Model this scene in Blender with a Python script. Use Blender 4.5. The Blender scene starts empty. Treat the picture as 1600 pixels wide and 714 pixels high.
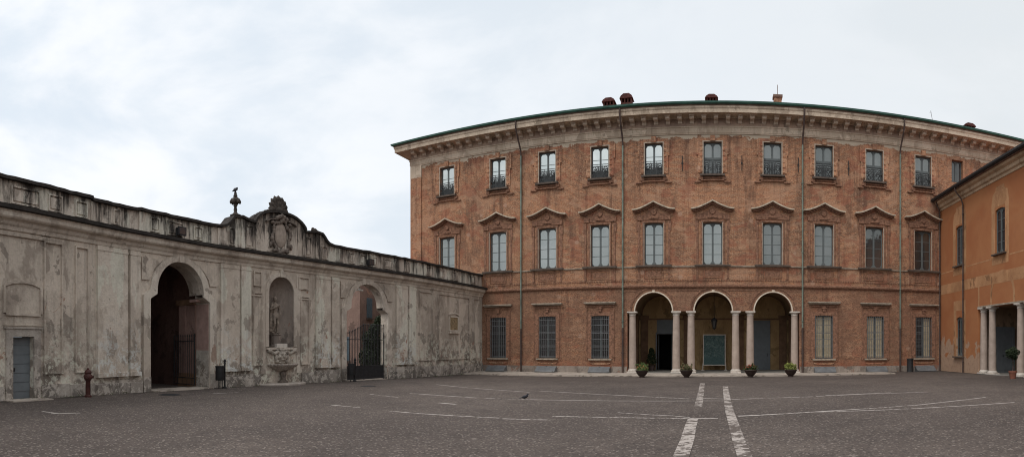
import bpy, bmesh, math, random
from mathutils import Vector, Matrix
random.seed(7)
PI = math.pi
scene = bpy.context.scene
COL = scene.collection
sin, cos, tan, sqrt = math.sin, math.cos, math.tan, math.sqrt
CAMZ = 1.96

# ------------------------------------------------------------------ surveyed bearings of the photograph (angle and height -> a point ON a wall)
F, YH, XN = 840.0, 540.0, 1121.0
def zg(x, y):                     # gently sloping courtyard
    x = max(-60, min(60, x)); y = max(-60, min(75, y))
    return 0.351 + 0.0057 * x - 0.0103 * y
def gpt(px, py):                  # bearing -> ground point
    th = (px - XN) / F; k = (py - YH) / F
    t = (CAMZ - 0.351) / (k + 0.0057 * sin(th) - 0.0103 * cos(th))
    return t * sin(th), t * cos(th)

# ------------------------------------------------------------------ plan curve of the left courtyard wall
P = [(-9, -10.6), (-2, -13.9), (3.95, -16.39), (7.82, -17.84), (10.05, -18.45), (14.14, -19.07), (21.56, -18.81), (28.2, -18.0), (37.05, -17.3)]
cpts = []
for i in range(len(P) - 1):
    p1, p2 = P[i], P[i + 1]
    p0 = P[i - 1] if i else (2 * p1[0] - p2[0], 2 * p1[1] - p2[1])
    p3 = P[i + 2] if i + 2 < len(P) else (2 * p2[0] - p1[0], 2 * p2[1] - p1[1])
    m1 = (p2[1] - p0[1]) / (p2[0] - p0[0]); m2 = (p3[1] - p1[1]) / (p3[0] - p1[0]); h = p2[0] - p1[0]
    for k in range(24):
        t = k / 24
        cpts.append(((2*t**3-3*t*t+1)*p1[1]+(t**3-2*t*t+t)*h*m1+(-2*t**3+3*t*t)*p2[1]+(t**3-t*t)*h*m2, p1[0]+t*h))
cpts.append((P[-1][1], P[-1][0]))
cS = [0.0]
for a, b in zip(cpts, cpts[1:]): cS.append(cS[-1] + math.dist(a, b))
off = cS[48]; cS = [s - off for s in cS]
def curve(s):
    lo, hi = 0, len(cS) - 2
    while lo < hi:
        mid = (lo + hi + 1) // 2
        if cS[mid] <= s: lo = mid
        else: hi = mid - 1
    a, b = cpts[lo], cpts[lo + 1]; t = (s - cS[lo]) / (cS[lo + 1] - cS[lo])
    return a[0] + t * (b[0] - a[0]), a[1] + t * (b[1] - a[1])
def Lm(s, z, d=0.0):
    x, y = curve(s); x1, y1 = curve(s - .25); x2, y2 = curve(s + .25)
    tx, ty = x2 - x1, y2 - y1; n = math.hypot(tx, ty)
    return (x - ty / n * d, y + tx / n * d, z)      # d > 0 goes into the wall (away from the court)
def Pm(s, z, d=0.0): return (s, 37.0 + d, z)         # palace front
def Wm(s, z, d=0.0): return (16.3 + d, s, z)         # orange wing
def Im(s, z, d=0.0): return (s, d, z)                # local
SEND = cS[-1] - .055

# ------------------------------------------------------------------ mesh builder
class M:
    def __init__(s): s.v = []; s.f = []
    def quad(s, pts):
        n = len(s.v); s.v += [tuple(p) for p in pts]; s.f.append(tuple(range(n, n + len(pts)))); return s
    def box(s, mp, s0, s1, z0, z1, d0, d1, step=None):
        k = 1 if not step else max(1, math.ceil((s1 - s0) / step))
        n = len(s.v)
        for i in range(k + 1):
            q = s0 + (s1 - s0) * i / k
            s.v += [mp(q, z0, d0), mp(q, z1, d0), mp(q, z1, d1), mp(q, z0, d1)]
        for i in range(k):
            a = n + 4 * i; b = a + 4
            for j in range(4): s.f.append((a + j, a + (j + 1) % 4, b + (j + 1) % 4, b + j))
        s.f.append((n, n + 1, n + 2, n + 3)); e = n + 4 * k; s.f.append((e + 3, e + 2, e + 1, e)); return s
    def cube(s, x0, x1, y0, y1, z0, z1): return s.box(Im, x0, x1, z0, z1, y0, y1)
    def prism(s, mp, poly, d0, d1):
        n = len(s.v); k = len(poly)
        s.v += [mp(a, b, d0) for a, b in poly] + [mp(a, b, d1) for a, b in poly]
        s.f.append(tuple(range(n, n + k))); s.f.append(tuple(range(n + 2 * k - 1, n + k - 1, -1)))
        for i in range(k):
            j = (i + 1) % k; s.f.append((n + i, n + j, n + k + j, n + k + i))
        return s
    def strip(s, mp, pts, th, d0, d1):             # band of thickness th following the open line pts in (s, z)
        n = len(s.v); k = len(pts); nor = []
        for i in range(k):
            a = pts[max(0, i - 1)]; b = pts[min(k - 1, i + 1)]
            dx, dz = b[0] - a[0], b[1] - a[1]; l = math.hypot(dx, dz) or 1; nor.append((-dz / l, dx / l))
        for (a, z), (nx, nz) in zip(pts, nor):
            s.v += [mp(a, z, d0), mp(a + nx * th, z + nz * th, d0), mp(a + nx * th, z + nz * th, d1), mp(a, z, d1)]
        for i in range(k - 1):
            a = n + 4 * i; b = a + 4
            for j in range(4): s.f.append((a + j, a + (j + 1) % 4, b + (j + 1) % 4, b + j))
        s.f.append((n, n + 1, n + 2, n + 3)); e = n + 4 * (k - 1); s.f.append((e + 3, e + 2, e + 1, e)); return s
    def sweep(s, path, prof, closed=False):        # path in plan; prof (outward offset, z) closed polygon; mitred; outward = right of travel
        n = len(s.v); k = len(path); m = len(prof)
        for i in range(k):
            if closed: a, b = path[i - 1], path[(i + 1) % k]
            else: a, b = path[max(0, i - 1)], path[min(k - 1, i + 1)]
            p = path[i]
            d1 = Vector((p[0] - a[0], p[1] - a[1])); d2 = Vector((b[0] - p[0], b[1] - p[1]))
            if d1.length < 1e-9: d1 = d2
            if d2.length < 1e-9: d2 = d1
            d1.normalize(); d2.normalize()
            n1 = Vector((d1.y, -d1.x)); n2 = Vector((d2.y, -d2.x)); nn = (n1 + n2).normalized(); c = max(.3, nn.dot(n1))
            for o, z in prof: s.v.append((p[0] + nn.x * o / c, p[1] + nn.y * o / c, z))
        for i in range(k if closed else k - 1):
            a = n + m * i; b = n + m * ((i + 1) % k)
            for j in range(m): s.f.append((a + j, a + (j + 1) % m, b + (j + 1) % m, b + j))
        if not closed:
            s.f.append(tuple(range(n, n + m))); s.f.append(tuple(range(n + m * k - 1, n + m * (k - 1) - 1, -1)))
        return s
    def lathe(s, prof, seg=20, c=(0, 0, 0), a0=0, a1=2 * PI, flute=0, fa=0.0):
        n = len(s.v); full = abs(a1 - a0 - 2 * PI) < 1e-6; k = seg if full else seg + 1; m = len(prof)
        for i in range(k):
            a = a0 + (a1 - a0) * i / seg
            for r, z in prof:
                rr = r * (1 + fa * abs(sin(a * flute / 2)) if flute else 1)
                s.v.append((c[0] + rr * cos(a), c[1] + rr * sin(a), c[2] + z))
        for i in range(seg):
            a = n + m * i; b = n + m * ((i + 1) % k)
            for j in range(m - 1): s.f.append((a + j, b + j, b + j + 1, a + j + 1))
        if full:
            s.f.append(tuple(n + m * i for i in range(k))[::-1]); s.f.append(tuple(n + m * i + m - 1 for i in range(k)))
        return s
    def tube(s, pts, r, seg=6):
        n = len(s.v); k = len(pts); pts = [Vector(p) for p in pts]; up0 = None
        for i, p in enumerate(pts):
            t = (pts[min(k - 1, i + 1)] - pts[max(0, i - 1)]).normalized()
            ref = Vector((0, 0, 1)) if abs(t.z) < .9 else Vector((1, 0, 0))
            u = t.cross(ref).normalized() if up0 is None else (up0 - t * up0.dot(t)).normalized()
            up0 = u; w = t.cross(u); rr = r[i] if isinstance(r, (list, tuple)) else r
            for j in range(seg):
                a = 2 * PI * j / seg; s.v.append(tuple(p + u * cos(a) * rr + w * sin(a) * rr))
        for i in range(k - 1):
            a = n + seg * i; b = a + seg
            for j in range(seg): s.f.append((a + j, a + (j + 1) % seg, b + (j + 1) % seg, b + j))
        s.f.append(tuple(range(n, n + seg))[::-1]); s.f.append(tuple(range(n + seg * (k - 1), n + seg * k))); return s
    def wall(s, mp, s0, s1, zb, zt, ops, th, step=50.0, extra=()):
        bp = {s0, s1}
        k = max(1, math.ceil((s1 - s0) / step))
        for i in range(1, k): bp.add(s0 + (s1 - s0) * i / k)
        for o in ops: bp.update(o['br'])
        bp.update(extra)
        bp = sorted(b for b in bp if s0 - 1e-9 <= b <= s1 + 1e-9)
        bp = [b for i, b in enumerate(bp) if i == 0 or b - bp[i - 1] > 1e-4]
        e = 2e-5
        for a, b in zip(bp, bp[1:]):
            mid = (a + b) / 2
            cov = sorted([o for o in ops if o['s0'] < mid < o['s1']], key=lambda o: o['zb'](mid))
            ca, cb = zb(a + e), zb(b - e)
            for o in cov + [None]:
                if o: na, nb = o['zb'](a + e), o['zb'](b - e)
                else: na, nb = zt(a + e), zt(b - e)
                if na - ca > 1e-4 or nb - cb > 1e-4:
                    s.quad([mp(a, ca, 0), mp(b, cb, 0), mp(b, nb, 0), mp(a, na, 0)])
                    s.quad([mp(a, na, th), mp(b, nb, th), mp(b, cb, th), mp(a, ca, th)])
                if o:
                    r = o.get('rev', th); ta, tb = o['zt'](a + e), o['zt'](b - e)
                    if na > zb(mid) + .01: s.quad([mp(a, na, 0), mp(b, nb, 0), mp(b, nb, r), mp(a, na, r)])
                    s.quad([mp(a, ta, r), mp(b, tb, r), mp(b, tb, 0), mp(a, ta, 0)])
                    ca, cb = ta, tb
                else: s.quad([mp(a, na, 0), mp(b, nb, 0), mp(b, nb, th), mp(a, na, th)])
        for o in ops:
            r = o.get('rev', th)
            for q, sg in ((o['s0'], e), (o['s1'], -e)):
                s.quad([mp(q, o['zb'](q + sg), 0), mp(q, o['zt'](q + sg), 0), mp(q, o['zt'](q + sg), r), mp(q, o['zb'](q + sg), r)])
        for q in (s0, s1): s.quad([mp(q, zb(q), 0), mp(q, zt(q), 0), mp(q, zt(q), th), mp(q, zb(q), th)])
        return s
    def mesh(s, name, smooth=None, weld=True):
        me = bpy.data.meshes.new(name); me.from_pydata(s.v, [], s.f)
        bm = bmesh.new(); bm.from_mesh(me)
        if weld: bmesh.ops.remove_doubles(bm, verts=bm.verts, dist=1e-4)
        bmesh.ops.recalc_face_normals(bm, faces=bm.faces); bm.to_mesh(me); bm.free()
        if smooth is not None:
            for p in me.polygons: p.use_smooth = True
            me.set_sharp_from_angle(angle=math.radians(smooth))
        return me

WL = {}
def link(name, data, mat=None, parent=None, loc=None, rz=0.0):
    o = bpy.data.objects.new(name, data); COL.objects.link(o)
    base = WL.get(parent, Vector((0, 0, 0))) if parent else Vector((0, 0, 0))
    wl = Vector(loc) if loc is not None else Vector((0, 0, 0))
    o.location = wl - base; o.rotation_euler = (0, 0, rz)
    if parent: o.parent = parent
    WL[o] = wl
    if mat and data is not None and not data.materials: data.materials.append(mat)
    return o
def sub(name, data, mat, parent):                # child sharing its parent's own frame
    o = bpy.data.objects.new(name, data); COL.objects.link(o); o.parent = parent; WL[o] = WL[parent]
    if mat and not data.materials: data.materials.append(mat)
    return o
def obj(name, m, mat, parent=None, loc=None, smooth=None, weld=True, rz=0.0):
    return link(name, m.mesh(name, smooth, weld) if isinstance(m, M) else m, mat, parent, loc, rz)
def tag(o, label, cat, group=None):
    o['label'] = label; o['category'] = cat
    if group: o['group'] = group
    return o
def thing(name, label, cat, loc, group=None): return tag(link(name, None, None, None, loc), label, cat, group)
def struct(name, m, mat, **k):
    o = obj(name, m, mat, **k); o['kind'] = 'structure'; return o

def blob(name, items, vox, smooth_it=2):
    """items: (centre, radii, euler) ellipsoids merged into one continuous skin"""
    bm = bmesh.new()
    for c, r, *e in items:
        rot = Matrix.Identity(4)
        if e:
            from mathutils import Euler
            rot = Euler(e[0]).to_matrix().to_4x4()
        bmesh.ops.create_icosphere(bm, subdivisions=3, radius=1, matrix=Matrix.Translation(c) @ rot @ Matrix.Diagonal((*r, 1)))
    me = bpy.data.meshes.new(name + '_raw'); bm.to_mesh(me); bm.free()
    o = bpy.data.objects.new('tmp', me); COL.objects.link(o)
    md = o.modifiers.new('r', 'REMESH'); md.mode = 'VOXEL'; md.voxel_size = vox
    if smooth_it:
        sm = o.modifiers.new('s', 'SMOOTH'); sm.iterations = smooth_it; sm.factor = .5
    bpy.context.view_layer.update()
    dg = bpy.context.evaluated_depsgraph_get()
    out = bpy.data.meshes.new_from_object(o.evaluated_get(dg))
    bpy.data.objects.remove(o); out.name = name
    for p in out.polygons: p.use_smooth = True
    return out
def seg_items(a, b, r0, r1, n=6):
    a, b = Vector(a), Vector(b)
    return [(a.lerp(b, i / (n - 1)), (r0 + (r1 - r0) * i / (n - 1),) * 3) for i in range(n)]

# ------------------------------------------------------------------ materials
class N:
    def __init__(s, name):
        s.m = bpy.data.materials.new(name); s.m.use_nodes = True; s.t = s.m.node_tree; s.b = s.t.nodes['Principled BSDF']
    def n(s, typ, **kw):
        x = s.t.nodes.new(typ)
        for k, v in kw.items(): setattr(x, k, v)
        return x
    def set(s, sock, v):
        if isinstance(v, bpy.types.NodeSocket): s.t.links.new(v, sock)
        elif isinstance(v, (tuple, list)) and len(v) == 3 and sock.type == 'RGBA': sock.default_value = (*v, 1)
        else: sock.default_value = v
    def pos(s, scale=(1, 1, 1)):
        g = s.n('ShaderNodeNewGeometry'); mp = s.n('ShaderNodeMapping'); mp.inputs['Scale'].default_value = scale
        s.t.links.new(g.outputs['Position'], mp.inputs['Vector']); return mp.outputs['Vector']
    def noise(s, scale, detail=3, rough=.55, vec=None, dist=0.0):
        x = s.n('ShaderNodeTexNoise'); x.inputs['Scale'].default_value = scale; x.inputs['Detail'].default_value = detail
        x.inputs['Roughness'].default_value = rough; x.inputs['Distortion'].default_value = dist
        s.t.links.new(vec if vec is not None else s.pos(), x.inputs['Vector']); return x.outputs['Fac']
    def ramp(s, v, lo, hi, a=0.0, b=1.0):
        x = s.n('ShaderNodeMapRange'); s.set(x.inputs[0], v)
        x.inputs[1].default_value = lo; x.inputs[2].default_value = hi; x.inputs[3].default_value = a; x.inputs[4].default_value = b; return x.outputs[0]
    def math(s, op, a, b=0.0):
        x = s.n('ShaderNodeMath', operation=op); s.set(x.inputs[0], a); s.set(x.inputs[1], b); return x.outputs[0]
    def mix(s, f, a, b, mode='MIX'):
        x = s.n('ShaderNodeMix', data_type='RGBA', blend_type=mode); s.set(x.inputs[0], f); s.set(x.inputs[6], a); s.set(x.inputs[7], b); return x.outputs[2]
    def z(s):
        g = s.n('ShaderNodeNewGeometry'); x = s.n('ShaderNodeSeparateXYZ'); s.t.links.new(g.outputs['Position'], x.inputs[0]); return x.outputs
    def bump(s, h, strength=.3, dist=.02):
        x = s.n('ShaderNodeBump'); x.inputs['Strength'].default_value = strength; x.inputs['Distance'].default_value = dist
        s.t.links.new(h, x.inputs['Height']); s.t.links.new(x.outputs[0], s.b.inputs['Normal'])
    def done(s, col, rough=.9, metal=0.0, spec=.3):
        s.set(s.b.inputs['Base Color'], col); s.set(s.b.inputs['Roughness'], rough); s.b.inputs['Metallic'].default_value = metal
        s.b.inputs['Specular IOR Level'].default_value = spec; return s.m

def simple(name, c, var=.25, scale=3.0, rough=.8, metal=0.0, spec=.3, bump=0):
    g = N(name); f = g.noise(scale, 5, .65)
    d = tuple(x * (1 - var) for x in c); l = tuple(min(1, x * (1 + var)) for x in c)
    col = g.mix(g.ramp(f, .3, .7), d, l)
    if bump: g.bump(g.noise(scale * 6, 4), bump, .02)
    return g.done(col, rough, metal, spec)

def plaster(name, base, light, dark, brickc, streak=1.0, top=None, low=None, patch=.56, stain_c=(.035, .03, .027), con=1.0):
    g = N(name)
    big = g.noise(.42, 5, .6, vec=g.pos((1, 1, .6)), dist=.5); med = g.noise(1.5, 5, .62, dist=.2, vec=g.pos((1, 1, .7))); fine = g.noise(11, 5, .7)
    z = g.z()[2]
    c = g.mix(g.ramp(big, .44, .56), base, light)
    c = g.mix(g.ramp(med, .52, .60, 0, .65 * con), c, dark)
    c = g.mix(g.ramp(g.noise(.7, 6, .62, dist=.4, vec=g.pos((1, 1, .45))), patch - .03, patch - .015, 0, .6 * con), c, tuple(min(.66, x * 1.22) for x in light))
    rep = g.math('SUBTRACT', g.noise(.95, 5, .62, vec=g.pos((1, 1, .8)), dist=.25), g.ramp(z, 2.5, 5.0, 0, .07))
    c = g.mix(g.ramp(rep, .555, .567, 0, .75 * con), c, tuple(x * .56 for x in base))   # bare grey render where the finish came off
    pth = g.math('SUBTRACT', g.noise(.9, 7, .68, vec=g.pos((1, 1, .8)), dist=.8), g.ramp(z, 0.0, 4.0, -.02, .07))
    c = g.mix(g.ramp(pth, .605, .615, 0, .8), c, brickc)
    vs = g.noise(1.0, 6, .72, vec=g.pos((3.2, 3.2, .14)))              # rain streaks
    c = g.mix(g.ramp(vs, .54, .72, 0, .5 * streak), c, stain_c)
    if top is not None:
        t = g.math('ADD', g.ramp(z, top[0], top[1], 0, .42), g.math('MULTIPLY', g.ramp(g.noise(1.0, 6, .75, vec=g.pos((2.0, 2.0, .3)), dist=.4), .36, .62), .72))
        c = g.mix(g.ramp(t, .48, .86, 0, .95), c, stain_c)
        t2 = g.math('ADD', g.ramp(z, top[0] + .05, top[0] + .34, .62, 0), g.math('MULTIPLY', g.ramp(med, .4, .6), .4))
        c = g.mix(g.ramp(t2, .4, .7, 0, .8), c, stain_c)
    if low is not None:
        t = g.math('ADD', g.ramp(z, low[0], low[1], .5, 0), g.math('MULTIPLY', g.ramp(g.noise(1.3, 5, .65), .38, .62), .55))
        c = g.mix(g.ramp(t, .50, .72, 0, .72), c, tuple(x * .40 for x in base))
    c = g.mix(g.ramp(fine, .48, .64, 0, .22), c, tuple(x * .55 for x in base))
    wh = g.math('MULTIPLY', g.ramp(g.noise(3.2, 7, .75, dist=.6), .52, .545), g.ramp(z, 3.2, 1.2, 0, .75))
    if low is not None: c = g.mix(wh, c, tuple(min(.62, x * 1.32) for x in light))
    g.bump(g.math('ADD', g.math('MULTIPLY', med, 2.5), fine), .7, .04)
    return g.done(c, .93)

M_wallplaster = plaster('court_plaster', (.39, .325, .268), (.53, .455, .38), (.265, .215, .175), (.30, .15, .095), low=(.1, 2.2), streak=.8)
M_pil = plaster('pilaster_plaster', (.51, .43, .355), (.61, .53, .445), (.37, .305, .25), (.30, .15, .095), low=(.1, 2.0), streak=.8)
M_parapet = plaster('parapet_plaster', (.46, .385, .32), (.60, .52, .44), (.24, .19, .155), (.24, .14, .10), streak=1.3, top=(6.25, 7.6), patch=.55, stain_c=(.022, .018, .016))
M_mould = plaster('moulding_plaster', (.48, .405, .335), (.56, .485, .41), (.32, .265, .22), (.3, .2, .15), streak=.8)
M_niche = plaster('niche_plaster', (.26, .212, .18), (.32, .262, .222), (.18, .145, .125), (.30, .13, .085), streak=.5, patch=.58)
M_ashlar = plaster('plinth_stone', (.29, .25, .215), (.38, .335, .29), (.17, .14, .12), (.18, .14, .11), streak=.7, low=(.0, .8))
M_black = simple('weathered_coping', (.035, .029, .025), .5, 5, .95, bump=.5)
M_ledge = simple('mossy_ledge', (.026, .021, .018), .5, 2.5, .95, bump=.5)
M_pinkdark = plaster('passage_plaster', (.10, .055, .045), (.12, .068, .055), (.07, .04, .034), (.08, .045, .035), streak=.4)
M_pink = plaster('pink_house_plaster', (.22, .142, .115), (.25, .162, .13), (.18, .118, .098), (.4, .22, .15), streak=.3)

def brick(name, plan='x', tone=.83, low=True, cream=True):
    g = N(name); xyz = g.z(); cb = g.n('ShaderNodeCombineXYZ')
    hsrc = g.math('ADD', xyz[0], xyz[1])
    g.t.links.new(hsrc, cb.inputs[0]); g.t.links.new(xyz[2], cb.inputs[1])
    jit = g.n('ShaderNodeVectorMath', operation='ADD')
    nz = g.n('ShaderNodeTexNoise'); nz.inputs['Scale'].default_value = 1.3; nz.inputs['Detail'].default_value = 4
    g.t.links.new(g.pos(), nz.inputs['Vector'])
    sc = g.n('ShaderNodeVectorMath', operation='SCALE'); sc.inputs['Scale'].default_value = .06
    g.t.links.new(nz.outputs['Color'], sc.inputs[0]); g.t.links.new(cb.outputs[0], jit.inputs[0]); g.t.links.new(sc.outputs[0], jit.inputs[1])
    b = g.n('ShaderNodeTexBrick', offset=.5); g.t.links.new(jit.outputs[0], b.inputs['Vector'])
    k = tone
    b.inputs['Color1'].default_value = (.53 * k, .222 * k, .108 * k, 1); b.inputs['Color2'].default_value = (.17 * k, .074 * k, .045 * k, 1)
    b.inputs['Mortar'].default_value = (.50 * k, .335 * k, .22 * k, 1)
    b.inputs['Scale'].default_value = 1; b.inputs['Mortar Size'].default_value = .014; b.inputs['Mortar Smooth'].default_value = .4
    b.inputs['Bias'].default_value = -.1; b.inputs['Brick Width'].default_value = .27; b.inputs['Row Height'].default_value = .083
    c = b.outputs['Color']
    big = g.noise(.28, 5, .6, vec=g.pos((1, 1, 1.6)))
    c = g.mix(g.ramp(big, .42, .60, 0, .45), c, (.55 * k, .27 * k, .15 * k))            # paler, newer courses
    dk = g.noise(.55, 6, .7, vec=g.pos((1.0, 1.0, .55)), dist=.5)
    c = g.mix(g.ramp(dk, .49, .64, 0, .62), c, (.15 * k, .08 * k, .055 * k))             # sooty areas
    sp = g.noise(9.0, 4, .8, vec=g.pos((1, 1, 1.9)))
    c = g.mix(g.ramp(sp, .53, .59, 0, .66), c, (.66 * k, .44 * k, .28 * k))               # mortar smears and chipped faces
    sp2 = g.noise(9.5, 4, .8, vec=g.pos((1.2, 1, 2.1)), dist=.4)
    c = g.mix(g.ramp(sp2, .53, .59, 0, .72), c, (.13 * k, .055 * k, .036 * k))
    st = g.noise(1.0, 6, .7, vec=g.pos((1.7, 1.7, .13)), dist=.2)
    c = g.mix(g.ramp(st, .52, .64, 0, .55), c, (.11 * k, .055 * k, .04 * k))               # soot and rain runs
    rp = g.noise(.62, 3, .5, vec=g.pos((1, 1, 1.3)), dist=.3)
    c = g.mix(g.ramp(rp, .56, .57, 0, .32), c, (.60 * k, .36 * k, .23 * k))               # rebuilt patches in lighter brick
    rp2 = g.noise(.8, 3, .5, vec=g.pos((1.1, 1, 1.5)), dist=.3)
    c = g.mix(g.ramp(rp2, .58, .59, 0, .35), c, (.34 * k, .10 * k, .06 * k))
    vor = g.n('ShaderNodeTexVoronoi'); vor.inputs['Scale'].default_value = .75; g.t.links.new(g.pos(), vor.inputs['Vector'])
    c = g.mix(g.ramp(vor.outputs['Distance'], .10, .14, .55, 0), c, (.55 * k, .36 * k, .26 * k))   # filled putlog holes
    z = xyz[2]
    if low:     # ground floor keeps a worn ochre-brown wash
        t = g.math('MULTIPLY', g.ramp(z, 6.25, 5.9, 0, 1), g.ramp(g.noise(.8, 6, .7, dist=.5), .40, .58, .15, .75))
        c = g.mix(t, c, (.30 * k, .165 * k, .105 * k))
        c = g.mix(g.math('MULTIPLY', g.ramp(sp2, .50, .57, 0, .75), g.ramp(z, 6.25, 5.9, 0, 1)), c, (.15 * k, .072 * k, .048 * k))
        t = g.math('MULTIPLY', g.ramp(z, 1.0, .5), g.ramp(g.noise(1.4, 5), .4, .6, 0, .8))
        c = g.mix(t, c, (.30, .10, .055))
    so = g.math('MULTIPLY', g.ramp(xyz[2], 14.8, 16.3, 0, .5), g.ramp(g.noise(1.0, 6, .7, vec=g.pos((2, 2, .4))), .42, .6))
    c = g.mix(so, c, (.12 * k, .065 * k, .05 * k))
    if cream:
        t = g.math('SUBTRACT', g.math('ADD', z, g.ramp(g.noise(.9, 6, .7), .3, .7, -.34, .3)), 16.28)
        c = g.mix(g.ramp(t, 0, .04), c, (.46, .38, .29))
    g.bump(g.math('ADD', g.math('MULTIPLY', b.outputs['Fac'], -1.2), sp), .55, .03)
    return g.done(c, .93)
M_brick = brick('palace_brick')
M_brick_trim = M_brick
M_red = brick('new_red_brick', tone=1.0, low=False, cream=False)
M_ochre_trim = simple('worn_ochre_trim', (.225, .118, .076), .6, 8, .92, bump=.3)
M_cream = plaster('cornice_plaster', (.46, .365, .275), (.54, .44, .34), (.34, .26, .195), (.34, .2, .14), streak=.9, stain_c=(.12, .085, .06))
M_frieze = plaster('frieze_plaster', (.33, .235, .18), (.40, .285, .21), (.22, .15, .115), (.33, .18, .12), streak=.8, stain_c=(.14, .09, .065))
M_soffit = simple('soffit_board', (.17, .11, .085), .3, 2, .9)
M_stone_dark = simple('dark_sill_stone', (.10, .075, .06), .4, 5, .85)
M_stone_ped = simple('pediment_stone', (.33, .27, .21), .45, 4, .9, bump=.4)
M_pedtop = simple('pediment_top_stone', (.47, .39, .30), .4, 4, .9, bump=.4)
M_stone_frame = simple('pale_reveal', (.40, .32, .25), .25, 4, .9)
M_col = simple('column_granite', (.40, .315, .262), .16, 2.5, .85, bump=.3)
M_cap = simple('capital_stone', (.56, .50, .44), .2, 6, .85)
M_arch = simple('archivolt_stucco', (.62, .53, .42), .2, 5, .85)
M_plinthgrey = plaster('grey_cement_plinth', (.25, .205, .17), (.31, .26, .22), (.16, .13, .11), (.25, .13, .09), streak=.7)
M_copper = simple('green_copper', (.038, .10, .078), .3, 2, .6)
M_pipe = simple('weathered_copper_pipe', (.16, .19, .155), .4, 1.5, .6)
M_pipe_dark = simple('rusty_iron_pipe', (.075, .05, .042), .4, 3, .7)
M_tile = simple('roof_tiles', (.28, .12, .075), .4, 3, .9)
M_chim = simple('chimney_tile', (.075, .026, .022), .45, 6, .9)
M_iron = simple('black_iron', (.022, .021, .022), .3, 8, .6)
M_ironrail = simple('balcony_iron', (.045, .046, .048), .3, 8, .55)
M_irongrey = simple('grey_grille_iron', (.145, .145, .148), .3, 8, .55)
M_frame = simple('grey_window_paint', (.105, .118, .118), .15, 3, .5)
M_shutter = simple('cream_inner_shutter', (.50, .42, .29), .15, 8, .7)
M_dark = simple('dark_interior', (.018, .015, .013), .3, 2, .9)
M_metal = simple('galvanised_hatch', (.17, .175, .18), .25, 3, .45, .3)
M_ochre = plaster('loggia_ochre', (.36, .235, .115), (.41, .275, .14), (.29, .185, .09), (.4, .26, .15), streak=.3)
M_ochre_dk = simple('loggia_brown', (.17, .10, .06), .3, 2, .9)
M_greydoor = simple('grey_door_paint', (.15, .165, .175), .12, 2, .55)
M_slab = simple('loggia_paving', (.20, .185, .165), .3, 2, .8)
M_orange = None
def orange():
    g = N('orange_plaster')
    big = g.noise(.33, 5, .6, dist=.6); med = g.noise(1.8, 6, .7)
    c = g.mix(g.ramp(big, .38, .62), (.35, .130, .053), (.40, .170, .072))
    c = g.mix(g.ramp(med, .52, .75, 0, .55), c, (.30, .125, .06))
    xyz = g.z(); z = xyz[2]
    t = g.math('ADD', z, g.ramp(g.noise(.8, 6, .7), .3, .7, -1.3, 1.3))
    c = g.mix(g.ramp(t, 7.4, 7.9, .0, .0), c, c)
    lo = g.math('ADD', z, g.ramp(g.noise(.7, 5, .6, dist=.8), .3, .7, -1.9, 1.9))
    c = g.mix(g.ramp(lo, 1.7, 1.85, .85, 0), c, (.42, .30, .215))
    c = g.mix(g.math('MULTIPLY', g.ramp(lo, 1.9, 2.1, 1, 0), g.ramp(g.noise(3.5, 6, .75), .5, .62, 0, .8)), c, (.30, .19, .13))
    c = g.mix(g.ramp(g.noise(24, 3), .35, .7, 0, .15), c, (.30, .12, .05))
    g.bump(med, .35, .03)
    return g.done(c, .92)
M_orange = orange()
M_orange_pale = plaster('faded_paint_band', (.40, .205, .098), (.45, .24, .12), (.33, .16, .078), (.5, .3, .18), streak=.2)
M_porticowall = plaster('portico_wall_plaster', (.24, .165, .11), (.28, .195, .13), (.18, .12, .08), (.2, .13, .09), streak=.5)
M_wingcornice = plaster('wing_cornice', (.42, .30, .195), (.48, .35, .235), (.32, .22, .145), (.4, .25, .16), streak=.5, stain_c=(.2, .13, .09))

def glass(name, refl=.46, base=(.05, .055, .057)):
    g = N(name); oi = g.n('ShaderNodeObjectInfo'); rnd_ = oi.outputs['Random']
    g.done(g.mix(rnd_, tuple(x * .6 for x in base), tuple(x * 1.8 for x in base)), .5)
    gl = g.n('ShaderNodeBsdfGlossy'); gl.inputs['Roughness'].default_value = .05
    g.t.links.new(g.mix(g.ramp(g.noise(.9, 3), .4, .6), (.84, .88, .83), (.97, .99, .93)), gl.inputs['Color'])
    bp = g.n('ShaderNodeBump'); bp.inputs['Strength'].default_value = .35; bp.inputs['Distance'].default_value = .06
    g.t.links.new(g.noise(1.1, 3), bp.inputs['Height']); g.t.links.new(bp.outputs[0], gl.inputs['Normal'])
    mx = g.n('ShaderNodeMixShader'); g.t.links.new(g.ramp(rnd_, 0, 1, refl * .82, refl * 1.18), mx.inputs[0])
    g.t.links.new(g.b.outputs[0], mx.inputs[1]); g.t.links.new(gl.outputs[0], mx.inputs[2])
    g.t.links.new(mx.outputs[0], g.t.nodes['Material Output'].inputs[0]); return g.m
M_glass = glass('window_glass', .265)
M_glass_hi = glass('bright_reflection_glass', .66)  # same glass, reflectance raised to imitate brighter sky mirrored in these panes
M_glass_mid = glass('dim_reflection_glass', .17)  # same glass, reflectance lowered to imitate duller sky mirrored in these panes
M_glass_end = glass('wing_reflection_glass', .12, (.02, .017, .016))  # same glass, darkened to imitate the wing's dark reflection
M_glass_dk = glass('barred_window_glass', .08, (.02, .018, .02))

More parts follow.
